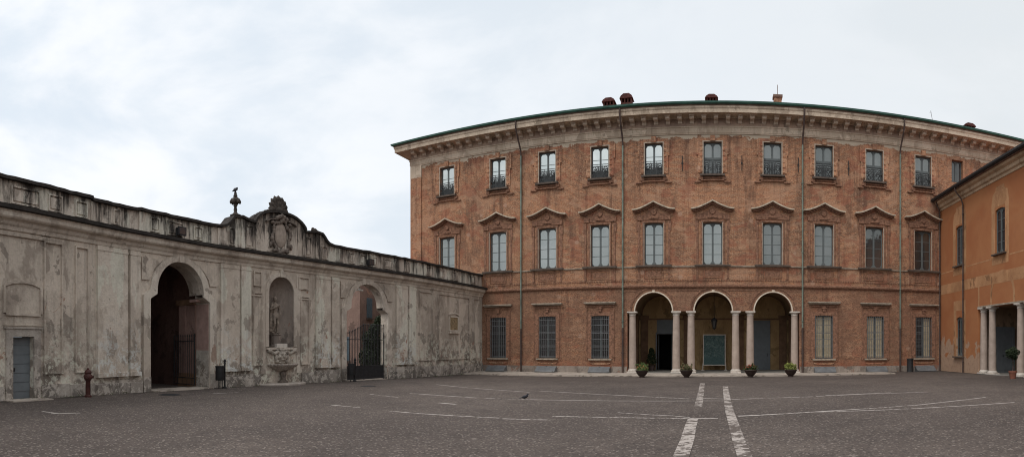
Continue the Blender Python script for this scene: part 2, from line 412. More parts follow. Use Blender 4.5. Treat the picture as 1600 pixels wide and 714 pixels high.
def asphalt():
    g = N('gravel_asphalt')
    a = g.noise(30, 5, .85); b = g.noise(.16, 6, .62); m = g.noise(1.1, 7, .72); v = g.n('ShaderNodeTexVoronoi'); v.inputs['Scale'].default_value = 30
    g.t.links.new(g.pos(), v.inputs['Vector'])
    c = g.mix(g.ramp(b, .40, .60), (.084, .064, .054), (.126, .098, .082))
    c = g.mix(g.ramp(m, .46, .64, 0, .5), c, (.055, .042, .036))
    c = g.mix(g.ramp(g.noise(.09, 6, .65, dist=.8), .50, .60, 0, .45), c, (.052, .039, .033))
    c = g.mix(g.ramp(a, .50, .60, 0, .6), c, (.045, .035, .031))
    hs = g.n('ShaderNodeSeparateColor'); g.t.links.new(v.outputs['Color'], hs.inputs[0])
    c = g.mix(g.ramp(hs.outputs[0], .86, .94, 0, .7), c, (.27, .225, .195))
    c = g.mix(g.ramp(hs.outputs[1], .74, .86, 0, .6), c, (.035, .028, .026))
    g.bump(g.math('ADD', a, g.math('MULTIPLY', v.outputs['Distance'], .8)), .6, .025)
    return g.done(c, .88, 0, .3)
M_asphalt = asphalt()
def worn(name, c1, c2, th, sc=9.0):
    g = N(name); f = g.noise(sc, 6, .75); g2 = g.noise(1.5, 4)
    t = g.math('ADD', f, g.ramp(g2, .3, .7, -.1, .1))
    c = g.mix(g.ramp(t, th, th + .06), c1, c2); g.bump(f, .3, .01); return g.done(c, .88)
M_line = worn('worn_white_line', (.42, .37, .335), (.12, .095, .08), .52)
M_paver = worn('white_marble_strip', (.38, .33, .295), (.10, .078, .066), .475, 4.5)
M_pave = worn('pale_stone_pavement', (.40, .34, .285), (.20, .165, .135), .53, 2.2)
M_kerb = simple('kerb_stone', (.34, .29, .25), .3, 4, .85)

def cyl_prof(r0, r1, h):          # Tuscan shaft with slight entasis
    return [(r0 * (1 - .0 * t) + (r1 - r0) * t ** 1.6, h * t) for t in [i / 8 for i in range(9)]]

# ------------------------------------------------------------------ SETTING
def ground():
    m = M(); xs = [-300, -60, -40] + list(range(-30, 31, 4)) + [40, 60, 300]; ys = [-300, -60, -30] + list(range(-20, 57, 4)) + [75, 300]
    n = len(ys)
    for x in xs:
        for y in ys: m.v.append((x, y, zg(x, y)))
    for i in range(len(xs) - 1):
        for j in range(n - 1): m.f.append((i * n + j, (i + 1) * n + j, (i + 1) * n + j + 1, i * n + j + 1))
    struct('ground', m, M_asphalt)
ground()
# pavement in front of the palace, with a real kerb step
m = M(); Y0, Y1 = 33.55, 37.3
for (a, b, w) in [(-17.35, -14.5, .0), (-14.5, -4, 0), (-4, 5.9, 0), (5.9, 11.6, 0)]:
    for q in range(int((b - a) / 1.45)):
        x0 = a + (b - a) * q / int((b - a) / 1.45); x1 = a + (b - a) * (q + 1) / int((b - a) / 1.45) - .012
        y0 = Y0 + (.35 if x1 < -14.4 else 0) + (.25 * max(0, (x0 - 9)) if x0 > 9 else 0) + random.uniform(-.02, .02)
        z0 = zg(x0, y0) - .2
        m.v += [(x0, y0, z0), (x1, y0, z0), (x1, Y1, z0), (x0, Y1, z0),
                (x0, y0, zg(x0, y0) + .085), (x1, y0, zg(x1, y0) + .085), (x1, Y1, .06), (x0, Y1, .06)]
        n = len(m.v) - 8
        for f in ((0, 1, 5, 4), (1, 2, 6, 5), (2, 3, 7, 6), (3, 0, 4, 7), (4, 5, 6, 7)): m.f.append(tuple(n + i for i in f))
struct('pavement', m, M_pave, weld=False)

def ground_strip(name, mat, segs, lift=.004):
    """segs: lists of (px, py, half width m)"""
    m = M()
    for pl in segs:
        pts = [(*gpt(a, b), w) for a, b, w in pl]; L, R = [], []
        for i, (x, y, w) in enumerate(pts):
            a = pts[max(0, i - 1)]; b = pts[min(len(pts) - 1, i + 1)]; dx, dy = b[0] - a[0], b[1] - a[1]; l = math.hypot(dx, dy) or 1
            L.append((x - dy / l * w, y + dx / l * w)); R.append((x + dy / l * w, y - dx / l * w))
        for i in range(len(pts) - 1):
            q = [L[i], L[i + 1], R[i + 1], R[i]]; m.quad([(x, y, zg(x, y) + lift) for x, y in q])
    return struct(name, m, mat, weld=False)
w = .05
ground_strip('road_marking', M_line, [
    [(682, 601, w), (730, 606, w), (828, 613, w)], [(842, 611, w), (972, 618, w), (1083, 623.5, w)],
    [(640, 614.5, w), (745, 622, w)], [(757, 622.5, w), (910, 626, w), (1085, 626.5, w)], [(1098, 622.5, w), (1130, 623.5, w)], [(1098, 626.5, w), (1130, 626.5, w)],
    [(1143, 624.5, w), (1190, 622.5, w), (1270, 620, w)], [(1275, 619.5, w), (1350, 616, w), (1450, 612.5, w)], [(1290, 618, w), (1392, 613.5, w)],
    [(608, 642.5, w), (680, 648, w), (780, 653.5, w)], [(785, 654.5, w), (860, 656.5, w)], [(863, 650.5, w), (960, 652.5, w), (1075, 654, w), (1122, 654, w)],
    [(965, 645, w * .7), (1010, 648, w * .7), (1050, 650, w * .7), (1078, 652.5, w * .7)],
    [(1153, 650.5, .07), (1230, 646.5, .07), (1300, 642, w), (1430, 633.5, w), (1540, 621, w)], [(1275, 644, w), (1400, 640, w), (1585, 629, w)],
    [(685, 629.5, .07), (713, 632, .07)], [(518, 633, w), (562, 637, w)], [(578, 616, w * .7), (622, 621, w * .7)],
    [(66, 643, .05), (92, 646.5, .05)], [(80, 646.6, .05), (125, 645.5, .05)], [(333, 615, .05), (372, 613.5, .05)], [(355, 607.5, .05), (385, 607.5, .05)],
    [(500, 600, .05), (524, 600, .05)]], lift=.0045)
A = [(1097.5, 599), (1096, 609), (1094, 620), (1091, 635.5)]; B = [(1083, 655), (1078.5, 668), (1074, 687), (1069, 700), (1062, 720)]
C = [(1133.5, 604), (1134.5, 612), (1137, 630), (1140.5, 645), (1145.5, 660), (1150, 675), (1155, 691), (1161, 706), (1166, 722)]
ground_strip('paving_strip', M_paver, [[(x, y, .115) for x, y in A], [(x, y, .125) for x, y in B], [(x, y, .115) for x, y in C]], lift=.008)
# stone thresholds in front of the door and in the gateways
m = M()
for s0, s1, d0, d1 in ((6.85, 10.2, -.35, .82), (18.95, 22.6, -.1, .85), (.1, 1.75, -.55, 0.05)):
    s_ = s0
    while s_ < s1 - .01:
        e_ = min(s1, s_ + .85); q = [Lm(s_, 0, d0), Lm(e_ - .01, 0, d0), Lm(e_ - .01, 0, d1), Lm(s_, 0, d1)]
        n = len(m.v); m.v += [(x, y, zg(x, y) - .1) for x, y, _ in q] + [(x, y, zg(x, y) + .035) for x, y, _ in q]
        for f in ((0, 1, 5, 4), (1, 2, 6, 5), (2, 3, 7, 6), (3, 0, 4, 7), (4, 5, 6, 7)): m.f.append(tuple(n + i for i in f))
        s_ = e_
struct('threshold_paving', m, M_pave, weld=False)

# ------------------------------------------------------------------ WINDOW KINDS (local: x across, y into the wall, z up from the sill; origin at sill centre)
def corner_fill(m, x0, x1, z0, z1, c, d0, d1, top=True, bot=False):
    if top:
        m.prism(Im, [(x0, z1 - c), (x0, z1), (x0 + c * .75, z1)], d0, d1); m.prism(Im, [(x1, z1 - c), (x1 - c * .75, z1), (x1, z1)], d0, d1)
    if bot:
        m.prism(Im, [(x0, z0 + c), (x0 + c * .75, z0), (x0, z0)], d0, d1); m.prism(Im, [(x1, z0 + c), (x1, z0), (x1 - c * .75, z0)], d0, d1)
def frame_mesh(name, w, h, rows, cols=2, transom=None, rise=0.0, octa=True, stile=.13, bd=.075, d=.20, hb=.035):
    m = M(); hw = w / 2
    m.cube(-hw - .01, -hw + bd, d, d + .07, 0, h); m.cube(hw - bd, hw + .01, d, d + .07, 0, h)
    m.cube(-hw + bd, hw - bd, d + .001, d + .07, 0, bd); m.cube(-hw + bd, hw - bd, d + .001, d + .07, h - bd - rise, h)
    m.cube(-stile / 2, stile / 2, d - .012, d + .07, bd, h - bd - rise)
    for zz in rows:
        m.cube(-hw + bd, -stile / 2, d + .004, d + .055, zz - hb / 2, zz + hb / 2); m.cube(stile / 2, hw - bd, d + .004, d + .055, zz - hb / 2, zz + hb / 2)
    if octa:
        lim = [bd] + list(rows) + [h - bd - rise]
        for (x0, x1) in ((-hw + bd, -stile / 2), (stile / 2, hw - bd)):
            corner_fill(m, x0, x1, lim[-2], lim[-1], .17, d + .003, d + .05, True, len(rows) < 2)
            if len(rows) > 1: corner_fill(m, x0, x1, lim[0], lim[1], .17, d + .003, d + .05, False, True)
    if transom: m.cube(-hw + bd, hw - bd, d - .006, d + .062, transom[0], transom[1])
    return m.mesh(name)
def pane_mesh(w, h, d=.235):
    m = M(); m.cube(-w / 2 + .01, w / 2 - .01, d, d + .012, .02, h - .02); return m.mesh('pane')
def ring(m, mp, hw, z0, z1, t, d0, d1, bottom=True):
    m.box(mp, -hw - t, -hw, z0, z1 + t, d0, d1); m.box(mp, hw, hw + t, z0, z1 + t, d0, d1); m.box(mp, -hw, hw, z1, z1 + t, d0, d1)
    if bottom: m.box(mp, -hw - t, hw + t, z0 - t, z0, d0, d1)

def scroll(cx, cz, r, turns, a0, sgn, n=22, y=0.1):
    return [(cx + sgn * r * (1 - .78 * t) * cos(a0 + turns * 2 * PI * t), y, cz + r * (1 - .78 * t) * sin(a0 + turns * 2 * PI * t)) for t in [i / n for i in range(n + 1)]]
# third floor (w 1.25, h 2.25)
W3, H3 = 1.25, 2.25
m3a = frame_mesh('window_frame_three', W3, H3, [.62, 1.36], d=.22, transom=(.07, .55)); m3b = frame_mesh('window_frame_transom', W3, H3, [], transom=(1.02, 1.22), d=.20)
p3 = pane_mesh(W3, H3)
m = M(); m.cube(-.85, .85, -.26, .2, -.13, -.012); sill3 = m.mesh('sill')
m = M()
for sx in (-1, 1):
    m.box(Im, min(sx * .93, sx * .67), max(sx * .93, sx * .67), -.36, -.13, -.13, .0)
    m.box(Im, min(sx * 1.25, sx * .8), max(sx * 1.25, sx * .8), -.55, -.47, -.12, .0)
m.box(Im, -.67, .67, -.27, -.19, -.09, 0); m.box(Im, -.8, .8, -.45, -.385, -.14, 0)
apron3 = m.mesh('sill_moulding')
m = M(); ring(m, Im, W3 / 2, 0, H3, .075, -.05, .03, False); rim3 = m.mesh('stone_surround')
m = M()
for sx in (-1, 1):
    m.box(Im, min(sx * .70, sx * 1.0), max(sx * .70, sx * 1.0), .12, H3 + .28, -.055, 0)
    m.box(Im, min(sx * 1.0, sx * 1.1), max(sx * 1.0, sx * 1.1), 1.35, H3 + .18, -.075, 0)
    for i in range(6):
        z_ = .18 + i * .36; m.box(Im, min(sx * .70, sx * .86), max(sx * .70, sx * .86), z_, z_ + .13, -.09, -.055)
m.box(Im, -.70, .70, H3 + .075, H3 + .26, -.05, 0); m.box(Im, -.17, .17, H3 + .04, H3 + .42, -.13, 0)
brick3 = m.mesh('brick_surround')
m = M()
m.cube(-.62, .62, -.02, .02, .97, 1.005); m.cube(-.62, .62, -.02, .02, .84, .865); m.cube(-.62, .62, -.02, .02, .05, .08)
for x in (-.61, -.205, .205, .61): m.cube(x - .012, x + .012, -.012, .012, .05, .97)
for cx, sg in ((-.41, 1), (-.41, -1), (.41, 1), (.41, -1)):
    m.tube([(a, b - .1, c) for a, b, c in scroll(cx, .62, .19, 1.15, PI / 2, sg)], .025, 5)
    m.tube([(a, b - .1, c) for a, b, c in scroll(cx, .25, .16, -1.15, -PI / 2, sg)], .025, 5)
for i in range(7):
    x = -.18 + .06 * i; m.cube(x - .01, x + .01, -.011, .011, .05, .84)
for x in (-.1, .1): m.tube([(a, b - .1, c) for a, b, c in scroll(x, .45, .09, 1, 0, 1)], .018, 5)
rail3 = m.mesh('balcony_railing')
# second floor (w 1.32, h 2.94)
W2, H2 = 1.32, 2.94
m2 = frame_mesh('window_frame_tall', W2, H2, [.74, 1.44, 2.14], d=.22, rise=.05); p2m = pane_mesh(W2, H2); p2r = pane_mesh(W2, H2); p2e = pane_mesh(W2, H2)
m = M(); m.cube(-1.24, 1.24, -.24, .2, -.12, -.012); sill2 = m.mesh('sill')
m = M(); ring(m, Im, W2 / 2, 0, H2, .06, -.03, .03, False); rim2 = m.mesh('stone_surround')
def pz(u): return .56 * (1 - u) ** 1.5 + .12 * max(0, u - .75)
def ped_line(hw, z0, k=14, sc=1.0):
    return [(-hw + 2 * hw * i / (2 * k), z0 + sc * pz(abs(-1 + i / k))) for i in range(2 * k + 1)]
m = M(); m.strip(Im, ped_line(1.48, H2 + .80), .085, -.40, 0); ped_hi = m.mesh('pediment')
m = M(); m.strip(Im, ped_line(1.42, H2 + .72), .08, -.26, 0); m.strip(Im, ped_line(1.34, H2 + .65), .065, -.15, 0); ped_lo = m.mesh('pediment_moulding')
m = M()
ring(m, Im, .72, 0, H2 + .02, .10, -.07, 0, False)
for sx in (-1, 1):
    m.box(Im, min(sx * .98, sx * 1.12), max(sx * .98, sx * 1.12), -1.0, H2 + .12, -.05, 0)
    m.box(Im, min(sx * .76, sx * 1.16), max(sx * .76, sx * 1.16), H2 + .18, H2 + .52, -.09, 0)
    m.box(Im, min(sx * 1.12, sx * 1.2), max(sx * 1.12, sx * 1.2), H2 - .55, H2 + .12, -.06, 0)
m.prism(Im, [(-1.1, H2 + .5), (-.45, H2 + .66), (0, H2 + 1.05), (.45, H2 + .66), (1.1, H2 + .5), (.75, H2 + .2), (-.75, H2 + .2)], -.04, 0)
m.box(Im, -.32, .32, H2 + .30, H2 + .40, -.11, -.06); m.lathe([(0.001, -.06), (.17, -.05), (.2, 0)], 14)
n0 = len(m.v) - 14 * 3
for i in range(n0, len(m.v)):
    x, y, z = m.v[i]; m.v[i] = (x, z - .06, y + H2 + .72)
ring(m, Im, .62, -.88, -.34, .045, -.04, 0)
m.box(Im, -.53, .53, -.80, -.42, -.02, 0)
brick2 = m.mesh('brick_surround')
# ground floor (w 1.27, h 3.03)
W1, H1 = 1.27, 3.03
m1 = frame_mesh('window_frame_barred', W1, H1, [.6, 1.2, 1.8, 2.4], d=.24, octa=False, rise=.05); p1m = pane_mesh(W1, H1, .265)
m = M(); m.cube(-.82, .82, -.16, .2, -.11, -.012); sill1 = m.mesh('sill')
m = M(); ring(m, Im, .66, 0, H1, .26, -.035, 0, False)
m.box(Im, -.1, .1, H1 + .28, H1 + .62, -.10, 0); m.box(Im, -.17, .17, H1 + .46, H1 + .56, -.13, 0); m.box(Im, -1.0, 1.0, H1 + .60, H1 + .68, -.07, 0)
for sx in (-1, 1): m.box(Im, min(sx * .95, sx * 1.03), max(sx * .95, sx * 1.03), -.12, H1 + .6, -.05, 0)
ochre1 = m.mesh('ochre_surround')
m = M(); m.box(Im, -1.08, 1.08, H1 + .78, H1 + .86, -.14, 0); m.box(Im, -1.14, 1.14, H1 + .86, H1 + .95, -.28, 0); lint1 = m.mesh('lintel_cornice')
m = M(); m.box(Im, -.62, .62, -.42, -.30, -.04, 0); m.box(Im, -.72, -.5, -.36, -.28, -.06, 0); m.box(Im, .5, .72, -.36, -.28, -.06, 0); apr1 = m.mesh('apron_brick')
m = M()
for i in range(9):
    x = -.60 + 1.2 * i / 8; m.tube([(x, -.02, .02), (x, -.02, H1 - .03)], .0165, 6)
for z_ in (.12, .82, .9, 1.35, 1.78, 1.88, 2.35, 2.75): m.cube(-.64, .64, -.03, -.008, z_, z_ + .03)
grille1 = m.mesh('iron_grille')
m = M()
for a, b in ((-.56, -.07), (.07, .56)):
    m.cube(a, b, .225, .238, .06, H1 - .1)
    for i in range(30): z_ = .1 + i * .094; m.cube(a + .03, b - .03, .214, .225, z_, z_ + .05)
shut1 = m.mesh('inner_shutter')
m = M()
a, b = .07, .56; m.cube(a, b, .225, .238, .06, H1 - .1)
for i in range(30): z_ = .1 + i * .094; m.cube(a + .03, b - .03, .214, .225, z_, z_ + .05)
shut1h = m.mesh('inner_shutter')
# hatch
m = M(); n = 8
prof = [(-.62, -.02), (-.66, .06), (-.10, .40), (0, .40), (0, -.1), (-.62, -.1)]
m.v += [(-.74, y, z) for y, z in prof] + [(.74, y, z) for y, z in prof]
m.f += [tuple(range(6)), tuple(range(11, 5, -1))] + [(i, (i + 1) % 6, 6 + (i + 1) % 6, 6 + i) for i in range(6)]
m.cube(-.66, -.60, -.68, -.60, .02, .10); m.cube(.60, .66, -.68, -.60, .02, .10); m.cube(-.02, .02, -.20, -.1, .34, .44)
m.tube([(-.74, -.62, .06), (.74, -.62, .06)], .03); hatchm = m.mesh('basement_hatch')

# ------------------------------------------------------------------ PALACE
palace = thing('brick_palace', 'three-storey red brick palace with bracketed cream cornice and three arched loggia', 'palace', (0, 37, 0))
XS2 = [-20.35, -16.0, -12.12, -8.22, -4.40, -.33, 3.80, 7.43, 11.12, 14.88]
XS1 = [-16.0, -12.12, -8.2, 7.43, 11.2, 14.93]
ARC = [-4.42, -.29, 3.85]; RA = 1.29; SPR = 4.34
def cst(v): return lambda s: v
def rect_op(c, w, z0, z1, rise=0.0, rev=.34):
    f = (lambda s: z1 - rise * (abs(s - c) / (w / 2)) ** 2) if rise else cst(z1)
    return dict(s0=c - w / 2, s1=c + w / 2, zb=cst(z0), zt=f, br=[c - w / 2 + w * i / (4 if rise else 1) for i in range((4 if rise else 1) + 1)], rev=rev)
ops = [rect_op(x, W3, 13.74, 15.99) for x in XS2] + [rect_op(17.7, .95, 14.4, 16.1)]
ops += [rect_op(x, W2, 7.53, 10.47, .06) for x in XS2] + [rect_op(x, W1, 1.04, 4.07, .06) for x in XS1]
LX0, LX1 = -6.26, 5.68
def lt(s):
    for c in ARC:
        if abs(s - c) < RA: return SPR + sqrt(RA * RA - (s - c) ** 2)
    return SPR
br = [LX0, LX1]
for c in ARC: br += [c - RA * cos(PI * i / 24) for i in range(25)]
ops.append(dict(s0=LX0, s1=LX1, zb=cst(-.5), zt=lt, br=br, rev=.55))
m = M(); m.wall(Pm, -23.67, 24.0, cst(-.5), cst(18.0), ops, .55)
front = obj('front_wall', m, M_brick, palace)
m = M()
m.cube(-23.67, -23.12, 37.55, 52, -.5, 18); m.cube(23.45, 24, 37.55, 52, -.5, 18); m.cube(-23.12, 23.45, 51.5, 52, -.5, 18)
obj('rear_walls', m, M_brick, palace)
m = M(); m.cube(-23.1, 23.4, 37.56, 51.4, 6.6, 6.75); m.cube(-23.1, 23.4, 37.56, 51.4, 12.2, 12.35); m.cube(-23.1, 23.4, 37.56, 51.4, 17.0, 17.15); obj('floor_slabs', m, M_dark, palace)
m = M()
m.cube(-23.1, 23.4, 38.3, 38.35, 6.8, 17); obj('interior_partition', m, M_dark, palace)
path = [(-23.67, 52), (-23.67, 37), (24, 37)]           # outward must be the right-hand side
path_r = path[::1]
def out(prof): return [(-o, z) for o, z in prof]
# travelling from back-left to front-left to right: outside is on the right-hand side of travel (west, then south)
def psweep(name, prof, mat, parent=palace, p=path): return obj(name, M().sweep(p, prof), mat, parent)
psweep('architrave', [(0, 16.5), (.06, 16.5), (.07, 16.56), (.10, 16.6), (.10, 16.92), (.15, 16.96), (.15, 17.02), (0, 17.02)], M_cream)
psweep('frieze', [(0, 17.02), (.05, 17.02), (.05, 17.66), (0, 17.66)], M_frieze)
psweep('cornice', [(0, 17.62), (.10, 17.55), (.18, 17.62), (.93, 17.64), (.93, 17.60), (.99, 17.60), (.99, 17.84), (1.04, 17.90), (1.06, 18.02), (0, 18.02)], M_cream)
psweep('eaves_fascia', [(.4, 18.021), (1.0, 18.021), (1.09, 18.10), (1.09, 18.13), (.4, 18.13)], M_soffit)
psweep('gutter', [(1.0, 18.12), (1.12, 18.10), (1.22, 18.16), (1.24, 18.27), (1.19, 18.27), (1.0, 18.20)], M_copper)
m = M(); r0 = 1.0
A_, B_, C_, D_ = (-23.67 - r0, 36.0, 18.18), (25, 36.0, 18.18), (25, 53, 18.18), (-23.67 - r0, 53, 18.18)
R1_, R2_ = (-16.2, 44.5, 21.2), (17, 44.5, 21.2)
m.quad([A_, B_, R2_, R1_]); m.quad([B_, C_, R2_]); m.quad([C_, D_, R1_, R2_]); m.quad([D_, A_, R1_]); m.quad([D_, C_, B_, A_])
roof = obj('roof', m, M_tile, palace)
# brackets
bm_ = M()
bm_.box(Im, -.19, .19, -.12, 0, -.66, 0); bm_.prism(lambda a, b, d: (d, a, b), [(0, -.10), (-.55, -.10), (-.60, -.18), (-.56, -.30), (-.44, -.36), (-.33, -.30), (-.25, -.22), (-.12, -.30), (-.10, -.50), (0, -.56)], -.145, .145)
bm_.v = [(x, y, z * .80) for x, y, z in bm_.v]
bracket_me = bm_.mesh('bracket')
bracket_me.materials.append(simple('bracket_stucco', (.50, .41, .325), .2, 5, .9))
x = -23.2
while x < 23.5:
    link('bracket', bracket_me, None, palace, (x, 36.95, 17.64)); x += .825
# strings
psweep('string_course', [(0, 5.93), (.10, 5.95), (.16, 6.03), (.16, 6.13), (.06, 6.17), (0, 6.17)], M_ochre_trim)
psweep('sill_course', [(0, 7.36), (.07, 7.37), (.09, 7.45), (0, 7.47)], M_stone_ped)
m = M()
for i in range(195):
    q = -17.2 + i * .178
    if q < 16.3: m.box(Pm, q, q + .09, 6.42, 6.50, -.05, 0)
obj('dentil_course', m, M_ochre_trim, palace)
# corner pilaster and plinth
m = M(); m.box(Pm, -23.73, -22.7, -.4, 15.55, -.07, 0); obj('corner_pilaster', m, M_brick, palace)
m = M(); m.box(Pm, -23.74, -22.69, 15.55, 16.5, -.075, 0); obj('pilaster_cap', m, M_cream, palace)
def plinth_run(a, b):
    m = M(); m.box(Pm, a, b, -.4, .50, -.06, 0); obj('plinth', m, M_plinthgrey, palace)
plinth_run(-17.9, LX0 - .02); plinth_run(LX1 + .02, 16.35)
glass_groups = []
for k, x in enumerate(XS2):
    hi = x > -1.0
    f = link('window', m3b if hi else m3a, M_frame, palace, (x, 37, 13.74))
    for nm, me, mt in (('pane', p3, M_glass_hi if not hi else M_glass_mid), ('sill', sill3, M_stone_dark), ('sill_moulding', apron3, M_ochre_trim), ('stone_surround', rim3, M_stone_frame), ('brick_surround', brick3, M_red), ('balcony_railing', rail3, M_ironrail)):
        if nm == 'pane': me = pane_mesh(W3, H3) if k in (0, 5) else (lowp if not hi else hip)
        if nm == 'pane' and k == 0: lowp = me
        if nm == 'pane' and k == 5: hip = me
        sub(nm, me, mt, f)
    f = link('window', m2, M_frame, palace, (x, 37, 7.53))
    for nm, me, mt in (('pane', p2m if k < 6 else p2r if k < 8 else p2e, M_glass if k < 6 else M_glass_mid if k < 8 else M_glass_end), ('sill', sill2, M_stone_dark), ('stone_surround', rim2, M_stone_frame), ('brick_surround', brick2, M_ochre_trim), ('pediment', ped_hi, M_pedtop), ('pediment_moulding', ped_lo, M_ochre_trim)):
        sub(nm, me, mt, f)
for k, x in enumerate(XS1):
    f = link('window', m1, M_frame, palace, (x, 37, 1.04))
    for nm, me, mt in (('pane', p1m, M_glass_dk), ('sill', sill1, M_stone_ped), ('ochre_surround', ochre1, M_ochre_trim), ('lintel_cornice', lint1, M_stone_ped), ('apron_brick', apr1, M_red), ('iron_grille', grille1, M_irongrey)):
        sub(nm, me, mt, f)
    if x in (7.43, 11.2): sub('inner_shutter', shut1, M_shutter, f)
    if x == 14.93: sub('inner_shutter', shut1h, M_shutter, f)
    link('basement_hatch', hatchm, M_metal, palace, (x, 36.93, .07))
f = link('window', frame_mesh('window_frame_small', .95, 1.7, [], d=.3), M_frame, palace, (17.7, 37, 14.4)); sub('pane', pane_mesh(.95, 1.7, .34), M_glass_dk, f)
# wall ties
for x in (-2.42, 1.68, 5.60, 9.2):
    m = M(); m.box(Pm, x - .022, x + .022, 14.0, 15.05, -.07, -.03); m.box(Pm, x - .06, x + .06, 14.48, 14.56, -.05, 0); obj('wall_tie', m, M_iron, palace)
# downpipes
def collared(m, x, y, z1, z0, r, zs):
    pts = [(z1, r)]
    for z_ in sorted(zs, reverse=True): pts += [(z_ + .09, r), (z_ + .085, r * 1.4), (z_ + .005, r * 1.4), (z_, r)]
    pts.append((z0, r)); m.tube([(x, y, a) for a, b in pts], [b for a, b in pts], 8)
def pipe(x, parent=palace, zb=.02):
    m = M(); m.tube([(x, 35.88, 18.08), (x, 35.90, 17.6), (x + .02, 36.25, 17.0), (x + .03, 36.82, 16.3), (x + .03, 36.88, 15.9)], .062, 8)
    o = obj('downpipe', m, M_pipe_dark, parent, smooth=40)
    m = M(); collared(m, x + .03, 36.88, 15.9, 3.2, .06, (13.2, 10.8, 8.4, 6.0, 3.6))
    obj('pipe_length', m, M_pipe, o, smooth=40)
    m = M(); collared(m, x + .03, 36.88, 3.2, zb, .07, (2.9, 1.4))
    
    obj('pipe_foot', m, M_pipe_dark, o, smooth=40)
for x in (-14.15, -6.60, 5.86, 13.02): pipe(x)
# chimneys and aerial
def chimney(x, y, w, h, kind):
    zt_ = 18.18 + (y - 36) * .355; m = M()
    m.cube(x - w / 2, x + w / 2, y - w / 2.4, y + w / 2.4, zt_ - .4, zt_ + h * .55)
    o = obj('chimney', m, M_chim if kind else M_red, roof)
    if kind:
        for i in range(4): m2_ = None
        m = M()
        for i in range(4):
            a = x - w / 2 + .04 + i * (w - .13) / 3; m.cube(a, a + .07, y - w / 2.4 - .01, y + w / 2.4 + .01, zt_ + h * .55, zt_ + h * .8)
        m.prism(lambda a, b, d: (a, d, b), [(x - w / 2 - .1, zt_ + h * .8), (x + w / 2 + .1, zt_ + h * .8), (x + w / 2, zt_ + h * .95), (x + w / 4, zt_ + h * 1.08), (x - w / 4, zt_ + h * 1.08), (x - w / 2, zt_ + h * .95)], y - w / 2, y + w / 2)
        for v in range(0): pass
        m.f = m.f; mm = m.mesh('chimney_cowl'); mm.materials.append(M_chim); link('chimney_cowl', mm, None, roof)
    else:
        m = M(); m.cube(x - w / 2 - .07, x + w / 2 + .07, y - w / 2.4 - .07, y + w / 2.4 + .07, zt_ + h * .55, zt_ + h * .66); m.cube(x - .02, x + .02, y - .02, y + .02, zt_ + h * .6, zt_ + h * 1.15)
        obj('chimney_cowl', m, M_soffit, roof)
chimney(-8.35, 41.0, .86, 1.05, 1); chimney(-7.05, 41.5, .86, 1.3, 1); chimney(-.45, 41, .80, .95, 1); chimney(4.6, 41, .58, 1.75, 0); chimney(20.9, 41.5, .9, .85, 1)
m = M(); m.tube([(17.1, 40, 19.3), (16.75, 40, 20.9)], .018, 5); m.tube([(16.8, 39.9, 20.75), (16.7, 40.1, 20.8)], .012, 4); obj('aerial', m, M_irongrey, roof)
# loggia: ceiling vaults, rooms, columns
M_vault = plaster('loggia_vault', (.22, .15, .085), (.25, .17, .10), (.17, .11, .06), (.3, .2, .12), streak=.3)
m = M(); YB = 42.2
for c in ARC:
    R = 1.62; pts = [(c - R * cos(PI * i / 20), SPR + .02 + R * .98 * sin(PI * i / 20)) for i in range(21)]
    for a, b in zip(pts, pts[1:]): m.quad([(a[0], 37.55, a[1]), (b[0], 37.55, b[1]), (b[0], YB, b[1]), (a[0], YB, a[1])])
cs = [LX0 - .3] + [q for c in ARC for q in (c - 1.62, c + 1.62)] + [LX1 + .3]
for a, b in zip(cs[::2], cs[1::2]):
    if b > a: m.quad([(a, 37.55, SPR + .02), (b, 37.55, SPR + .02), (b, YB, SPR + .02), (a, YB, SPR + .02)])
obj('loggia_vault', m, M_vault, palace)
m = M()
def Bm(s, z, d=0.0): return (s, YB + d, z)
m.wall(Bm, LX0 - .32, LX1 + .32, cst(0), cst(6.0), [rect_op(-3.9, 1.75, -.01, 2.87, 0, .3), rect_op(3.25, 1.85, -.01, 3.95, 0, .3)], .3)
m.cube(LX0 - .32, LX0 - .02, 37.56, YB, 0, 6.0); m.cube(LX1 + .02, LX1 + .32, 37.56, YB, 0, 6.0)
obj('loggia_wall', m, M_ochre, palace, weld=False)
m = M()
for x in (-5.75, -2.35, 1.78, 5.15):
    for dx in (0,): m.cube(x - .28, x + .28, YB - .16, YB - .003, .05, 4.1); m.cube(x - .34, x + .34, YB - .22, YB - .004, 4.1, 4.32)
for y in (38.2, 41.4):
    m.cube(LX0 - .02, LX0 + .14, y - .25, y + .25, .05, 4.1); m.cube(LX1 - .14, LX1 + .02, y - .25, y + .25, .05, 4.1)
    m.cube(LX0 - .02, LX0 + .2, y - .3, y + .3, 4.1, 4.3); m.cube(LX1 - .2, LX1 + .02, y - .3, y + .3, 4.1, 4.3)
m.cube(LX0, LX1, YB - .06, YB - .005, 3.98, 4.1)
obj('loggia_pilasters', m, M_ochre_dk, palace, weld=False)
for c in ARC:
    m = M(); m.strip(Pm, [(c - 1.5 * cos(PI * i / 20), SPR + 1.5 * sin(PI * i / 20)) for i in range(21)], .12, YB - 37 - .06, YB - 37 - .005); obj('lunette_moulding', m, M_ochre_dk, palace)
m = M(); m.cube(LX0 - .3, LX1 + .3, 37.0, YB + .3, -.3, .062); m.cube(-3.2, -1.0, 36.6, 36.9, .06, .075) ; obj('loggia_floor', m, M_slab, palace)
